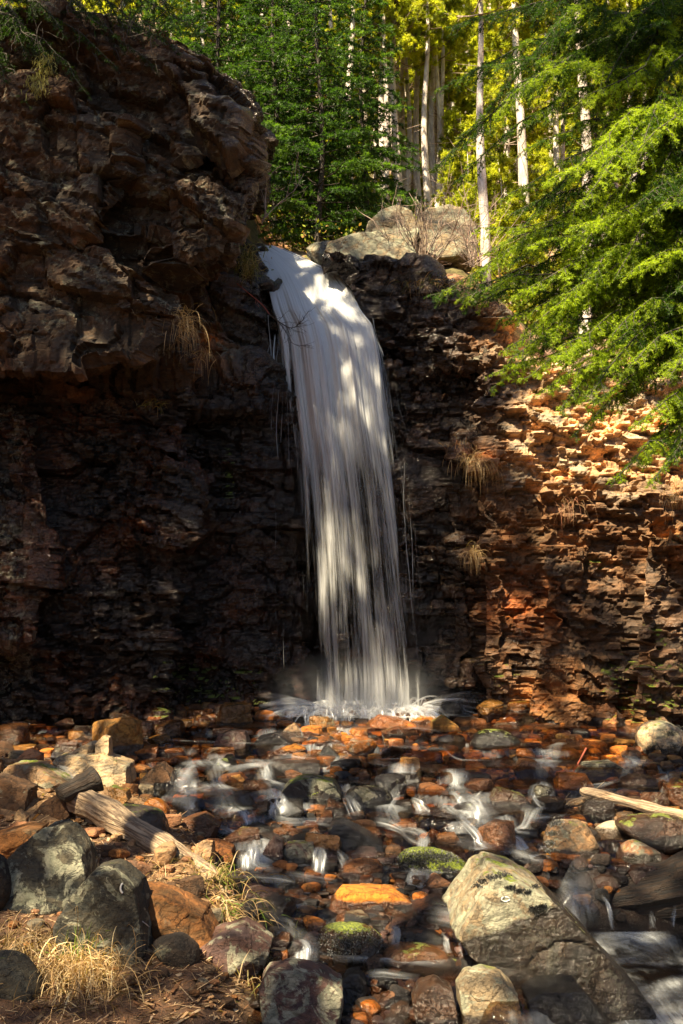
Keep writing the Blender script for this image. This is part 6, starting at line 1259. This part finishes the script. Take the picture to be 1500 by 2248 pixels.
clump('grass_tuft', 520, 2150, 6.8, 140, .20, (.2, -.2, .5), .7, .003, OLIVE + STRAW, 15, 'thin matted grass between the two lichen rocks at the bottom', (.20, .14, .02), 3, stand=True)
clump('grass_tuft', 120, 2190, 6.2, 160, .24, (.3, -.2, .5), .7, .003, [(.22, .15, .08), (.16, .11, .05)], 16, 'flattened dry grass in the bottom left corner', (.24, .14, .02), 4, stand=True)
clump('grass_tuft', 640, 2075, 7.3, 24, .22, (-.3, -.1, .6), .4, .003, OLIVE, 17, 'few olive blades at the small fall in the lower left stream', (.04, .04, .02), 3, stand=True)
clump('grass_tuft', 770, 575, 14.9, 50, .14, (0, -.2, .8), .5, .004, GREEN, 18, 'bright green sprig on the pale bedrock at the lip', (.07, .05, .02), 2)
clump('grass_tuft', 1440, 760, 13.2, 200, .36, (0, -.5, .2), .5, .004, [(.5, .26, .05), (.45, .34, .12)], 19, 'orange-yellow grass on the bank behind the right boughs', (.4, .12, .08), 4)
clump('grass_tuft', 1480, 1090, 12.5, 60, .4, (0, -.4, .3), .3, .003, STRAW, 20, 'thin dry grass hanging at the right edge of the cliff', (.08, .04, .04), 5)
clump('fern', 300, 62, 12.3, 500, .22, (.2, -.4, .5), .7, .007, [(.03, .07, .012), (.05, .10, .015)], 21, 'dark leafy mat on top of the left cliff', (.35, .15, .08), 3, 'plant')
clump('grass_tuft', 935, 625, 14.0, 160, .3, (.1, -.4, .1), .5, .004, [(.20, .12, .05), (.10, .12, .02), (.3, .2, .1)], 22, 'brown and green grasses hanging below the bare shrub', (.25, .08, .05), 4)

# needle litter, chips and bits of bark on the dirt
acc = Acc(); r = np.random.RandomState(71); N = 9000; yy = 5.6 + 5.5 * r.rand(N); xx = np.interp(yy, BX, BV) - np.abs(r.normal(0, 1.4, N)) - .05; m = xx > -.40 * yy - .2; xx, yy = xx[m], yy[m]; N = len(xx)
zz = ground_z(xx, yy) + .006; a = r.uniform(0, 6.28, N); D = np.stack((np.cos(a), np.sin(a), r.normal(0, .25, N)), 1); S = np.stack((-np.sin(a), np.cos(a), r.normal(0, .2, N)), 1)
l = (r.uniform(.012, .05, N) * (1 + (r.rand(N) < .04) * 3))[:, None]; wd = (r.uniform(.0015, .004, N) + (r.rand(N) < .15) * .008)[:, None]; Bp = np.stack((xx, yy, zz), 1)
V = np.stack((Bp - D * l - S * wd, Bp + D * l - S * wd, Bp + D * l + S * wd, Bp - D * l + S * wd), 1).reshape(-1, 3)
c = np.array([(.42, .27, .15), (.20, .10, .05), (.10, .06, .035), (.55, .40, .25)])[r.randint(4, size=N)] * r.uniform(.7, 1.3, (N, 1))
o = link('litter', mesh_np('litter', V, np.arange(4 * N).reshape(-1, 4), M_GRASS, False, {'tint': np.repeat(c, 4, 0)})); tag(o, 'dry needles and bark chips on the dirt', kind='stuff')

# repeats that still share a label are told apart by where they stand in the row
bylab = {}
for o in SCN.objects:
    if o.parent is None and o.get('category') == 'tree' and o.get('label'): bylab.setdefault(o['label'], []).append(o)
ORD = ['leftmost', 'second from left', 'third from left', 'fourth from left', 'fifth from left', 'sixth from left', 'seventh from left', 'eighth from left']
for lab, os_ in bylab.items():
    if len(os_) > 1:
        os_.sort(key=lambda o: to_px(np.array(o.location))[0][0])
        for i_, o in enumerate(os_):
            if i_ < len(ORD): o['label'] = lab.replace(', seen', ',').replace('white trunk in', 'trunk in') + ', ' + ORD[i_]

# ------------------------------------------------------------------ marks and moss cushions on single boulders
bpy.context.view_layer.update(); dg = bpy.context.evaluated_depsgraph_get()
def surf(ob, px, py):
    d = ray(px, py); inv_ = ob.matrix_world.inverted(); o_ = inv_ @ Vector(CAM.tolist()); dd = (inv_.to_3x3() @ Vector(d.tolist())).normalized()
    ok, loc, nor, idx = ob.ray_cast(o_, dd); return (np.array(loc), np.array(nor)) if ok else (None, None)
def stroke(ob, name, pts, r0, mat):
    P = []
    for x, y in pts:
        l, n_ = surf(ob, x, y)
        if l is not None: P.append(l + n_ * .002)
    if len(P) > 3: V, F = tube_path(np.array(P), r0, 5, .3); link(name, mesh_np(name, V, F, mat, True), ob)
def moss_patch(ob, name, pts, rpx, n, seed, cols):
    r = np.random.RandomState(seed); acc = Acc()
    for k in range(n):
        x, y = pts[r.randint(len(pts))]; l, n_ = surf(ob, x + r.normal(0, rpx), y + r.normal(0, rpx * .45))
        if l is None: continue
        d = nrmz(n_ * .8 + r.normal(0, .5, 3)); s_ = nrmz(np.cross(d, r.normal(size=3))) * r.uniform(.003, .007); L_ = r.uniform(.008, .022)
        acc.add(np.array((l - s_, l + s_, l + d * L_)), np.array([[0, 1, 2]]), tint=np.array(cols[r.randint(len(cols))]) * r.uniform(.6, 1.3))
    if acc.V: link(name, acc.mesh(name, M_GRASS), ob)
MG = [(.04, .07, .01), (.10, .14, .015), (.02, .035, .008)]; MY = [(.20, .26, .02), (.30, .32, .03), (.08, .12, .012)]
by = {str(o.get('label', ''))[:16]: o for o in SCN.objects if o.parent is None and o.type == 'MESH'}
def find(s):
    for o in SCN.objects:
        if o.parent is None and str(o.get('label', '')).startswith(s): return o
W_ = find('big wedge'); a = np.linspace(0, 6.0, 14)
stroke(W_, 'ring_mark', [(1110 + 9 * math.cos(t), 1974 + 5 * math.sin(t)) for t in a], .0035, M_CHALK)
moss_patch(W_, 'moss', [(1060, 1935), (1075, 1928), (1090, 1926), (1105, 1922), (1050, 1945)], 6, 420, 1, MG)
moss_patch(W_, 'moss', [(1120, 1948), (1140, 1955), (1158, 1958), (1175, 1947)], 5, 360, 2, MG)
moss_patch(W_, 'moss', [(1170, 1995), (1185, 1998), (1190, 1990), (1178, 2003)], 6, 420, 3, MG)
G_ = find('dark grey slanting'); stroke(G_, 'chalk_mark', [(270 - 5 * math.sin(t), 1950 - 10 * math.cos(t)) for t in np.linspace(0, 3.1, 9)], .006, M_CHALK)
stroke(G_, 'chalk_mark', [(312 + 3 * t, 2023 + 2.4 * t) for t in range(6)], .004, M_CHALK)
D_ = find('dark boulder capped'); moss_patch(D_, 'moss', [(900, 1885), (930, 1880), (960, 1885), (920, 1895), (990, 1880)], 16, 2200, 4, MY)
B_ = find('glittering wet'); moss_patch(B_, 'moss', [(720, 2060), (760, 2070), (790, 2060), (830, 2070), (750, 2090)], 22, 1500, 5, MY)
T_ = find('tan boulder with a strip'); moss_patch(T_, 'moss', [(1215, 1810), (1212, 1830), (1208, 1850), (1205, 1868), (1225, 1805)], 6, 1300, 6, [(.42, .42, .03), (.28, .30, .02), (.5, .48, .05)])
U_ = find('round white boulder'); moss_patch(U_, 'moss', [(1440, 1640), (1470, 1610), (1455, 1650), (1480, 1640), (1425, 1650)], 8, 900, 7, MG + MY)
# ------------------------------------------------------------------ unseen firs added outside the picture, crowns shaped to cast the gorge's shade
e1 = np.cross(SUN, np.array((0, 0, 1.0))); e1 /= np.linalg.norm(e1); e2 = np.cross(e1, SUN)
LIT = [(480, 215, 90, 80, .62), (350, 330, 120, 90, .22), (440, 480, 100, 110, .5), (200, 640, 140, 60, .2), (505, 545, 45, 35, .7), (562, 262, 30, 60, .8), (250, 120, 150, 50, .35), (215, 235, 20, 12, .9),
 (725, 625, 46, 46, 1), (690, 830, 40, 50, .25), (790, 920, 30, 60, .25), (730, 1350, 60, 150, .30), (860, 1330, 40, 160, .30), (800, 1560, 140, 40, .7),
 (830, 490, 90, 60, .62), (970, 490, 110, 60, .6), (850, 560, 150, 40, .6), (1080, 600, 120, 60, .8), (700, 555, 60, 25, .3),
 (1300, 960, 240, 110, 1), (1340, 1150, 170, 140, 1), (1190, 1250, 120, 140, .68), (1150, 1420, 100, 120, .62), (1400, 1290, 120, 100, .8), (1060, 1060, 40, 80, .5), (1040, 800, 90, 70, .35), (1230, 1500, 130, 70, .62), (1035, 1240, 30, 50, .9), (880, 700, 60, 80, .3), (1010, 900, 60, 60, .2), (1480, 1380, 30, 60, .6),
 (900, 1600, 240, 45, .95), (1180, 1600, 120, 45, .6), (600, 1650, 180, 50, .8), (330, 1680, 200, 60, .9), (200, 1660, 120, 40, 1), (80, 1700, 90, 60, .8), (470, 1720, 120, 60, .85), (560, 1800, 120, 50, .55), (350, 1770, 60, 40, .9),
 (1450, 1620, 70, 60, 1), (1320, 1650, 90, 60, .7), (1350, 1800, 170, 80, .9), (1250, 1850, 90, 50, .9), (1320, 1930, 80, 25, .7), (1000, 1760, 200, 60, .42), (700, 1730, 90, 60, .5), (1000, 1850, 90, 50, .45),
 (820, 1985, 100, 45, 1), (1110, 1985, 130, 95, .95), (1240, 2060, 110, 70, .9), (770, 2070, 60, 45, .7), (925, 1885, 50, 30, .8), (350, 1840, 150, 100, .8), (450, 1900, 50, 40, .8), (230, 1860, 60, 60, .9),
 (150, 2065, 85, 85, 1), (30, 2000, 60, 40, .4), (400, 2215, 130, 50, .5), (380, 2000, 70, 40, .3), (500, 2080, 80, 50, .3), (60, 1880, 60, 60, .25), (1060, 2180, 50, 50, .4), (480, 1990, 50, 50, .4), (660, 2170, 80, 50, .25), (40, 1750, 60, 50, .5), (850, 2120, 120, 30, .6)]
def lit_p(px, py):
    p = .03 if py < 1560 else .18
    if px > 930 and py < 1080 and px < 1420: p = max(p, .12)
    for cx, cy_, rx, ry, a in LIT:
        d = ((px - cx) / rx) ** 2 + ((py - cy_) / ry) ** 2
        if d < 1.0: p = max(p, a)
        elif d < 1.8: p = max(p, a * (1.8 - d) / .8 * .6)
    return p
bpy.context.view_layer.update(); dg = bpy.context.evaluated_depsgraph_get()
S0 = 12.5; CELL = .20; votes = {}; forced = {}; dense_ = {}
rg = np.random.RandomState(90); pts = []
for py in range(8, 2300, 20):
    for px in range(-160, 1660, 20):
        d = ray(px + rg.uniform(-8, 8), py + rg.uniform(-8, 8)); d /= np.linalg.norm(d)
        org = CAM.copy(); ok = False
        for hop in range(4):
            hit, loc, nor, idx, ob, mat_ = SCN.ray_cast(dg, Vector(org.tolist()), Vector(d.tolist()))
            if not hit: break
            if ob.name.startswith(('crown', 'branches', 'needles')):
                if px > 920 and loc[1] < 10.6 and ob.name.startswith('crown') and hop == 0:
                    P = np.array(loc); key = (int(math.floor(P @ e1 / CELL)), int(math.floor(P @ e2 / CELL))); pl = 0.0 if (px > 1290 + .35 * py and py < 300) else (.5 if (px < 1090 and py < 470) else .85)
                    forced.setdefault(key, []).append(rg.rand() < pl)
                org = np.array(loc) + d * .02; continue
            ok = True; break
        if not ok or loc[1] > 16.8: continue
        P = np.array(loc); u = P @ e1; v = P @ e2; key = (int(math.floor(u / CELL)), int(math.floor(v / CELL)))
        nz_ = .5 + .5 * float(fbm(np.array([[u * 1.5, v * 1.5, 3.0]]), 2, 123)[0]) ; nz_ = min(max((nz_ - .5) * 1.9 + .5, 0), 1)
        lp = lit_p(px, py); lit = nz_ < lp and lp > .05
        votes.setdefault(key, []).append((lit, P @ SUN)); dense_[key] = max(dense_.get(key, 0), 1 if ob.name.startswith(('falling', 'side', 'cliff')) else 0)
for k_, v_ in forced.items():
    if np.mean(v_) > .4: votes.pop(k_, None)
    else: votes[k_] = [(False, 0.0)]; dense_[k_] = 1
shade = [(k, np.mean([b for a, b in v])) for k, v in votes.items() if np.mean([a for a, b in v]) < .5]
print('shade cells', len(shade), 'of', len(votes))
trunks = [(-8.5, 8.7), (-4.7, 8.2), (-7.2, 3.2), (-4.3, 4.4), (-4.2, 0.4), (-5.8, -1.6), (4.3, 4.6), (-1.8, -2.4)]
groups = {i: [] for i in range(len(trunks))}
for (a, b), s in shade:
    for rep in range(2 + (rg.rand() < .5) if dense_.get((a, b), 0) else 1 + (rg.rand() < .5)):
        u = (a + .5 + rg.uniform(-.42, .42)) * CELL; v = (b + .5 + rg.uniform(-.42, .42)) * CELL
        P = e1 * u + e2 * v + SUN * (S0 + rg.uniform(-.6, .6)); i = int(np.argmin([(P[0] - t[0]) ** 2 + (P[1] - t[1]) ** 2 for t in trunks])); groups[i].append(P)
LABS = ['tall fir farthest up the left bank, shading the cliff', 'unseen tall fir added for shade on the left bank beside the lower cliff', 'unseen tall fir added for shade well back on the left bank', 'unseen tall fir added for shade on the left bank nearest the stream bend', 'unseen tall fir added for shade just left of where the path begins', 'unseen tall fir added for shade behind the path on the left', 'unseen tall fir added for shade on the right bank outside the picture', 'unseen tall fir added for shade behind the place of the photographer']
for i, (tx, ty) in enumerate(trunks):
    Ps = np.array(groups[i])
    if len(Ps) < 5: continue
    gz = float(ground_z(np.array([tx]), np.array([ty]))[0]); top = Ps[:, 2].max() + .5
    root = empty('fir_tree', (tx, ty, gz)); tag(root, LABS[i], 'tree', 'firs outside the left of the picture')
    n = 16; P = np.array([(tx, ty, gz - .2 + (top - gz + .2) * k / (n - 1)) for k in range(n)]); sub('trunk', trunk_mesh('trunk', P, .24 * (1.1 - np.arange(n) / n), M_REDBARK), root)
    K = Ps[:, None, :] 
    cells_ = {}
    for p in Ps: cells_.setdefault(tuple(np.floor(p / 1.1).astype(int)), []).append(p)
    wsegs = []; N_T = 22; N_N = 13
    for ck, lst in cells_.items():
        c = np.mean(lst, 0); hz = math.hypot(c[0] - tx, c[1] - ty); b0 = np.array((tx, ty, min(c[2] + .25 * hz, top)));
        mid = (b0 + c) / 2 + (0, 0, .08 * hz); wsegs += [(*b0, *mid, .035, .022), (*mid, *c, .022, .010)]
        for p in lst: wsegs.append((*c, *p, .008, .004))
    M = len(Ps); d = nrmz(rg.normal(size=(M, N_T, 3))); o0 = Ps[:, None] + d * .03; o1 = Ps[:, None] + d * rg.uniform(.08, .18, (M, N_T, 1))
    f = rg.rand(M, N_T, N_N, 1); B = o0[:, :, None] * (1 - f) + o1[:, :, None] * f; D = nrmz(d[:, :, None] * .6 + nrmz(rg.normal(size=(M, N_T, N_N, 3))) * .8); Wd = nrmz(np.cross(D, rg.normal(size=D.shape))) * .009
    V = np.stack((B - Wd, B + Wd, B + D * rg.uniform(.03, .065, (M, N_T, N_N, 1))), 3).reshape(-1, 3)
    c = np.repeat(np.array((.03, .07, .012)) * rg.uniform(.6, 1.4, (M, 1)), N_T * N_N * 3, 0)
    Vw, Fw = tubes(wsegs, 4); sub('branches', mesh_np('branches', Vw, Fw, M_SPRUCEBARK, True), root)
    sub('crown', mesh_np('crown', V, np.arange(len(V)).reshape(-1, 3), M_NEEDLE, False, {'tint': c}), root)
for o in SCN.objects:
    if o.parent is None and o.get('label') and len(str(o['label']).replace('-', ' ').split()) > 16: print('LONG', o.name, o['label'])
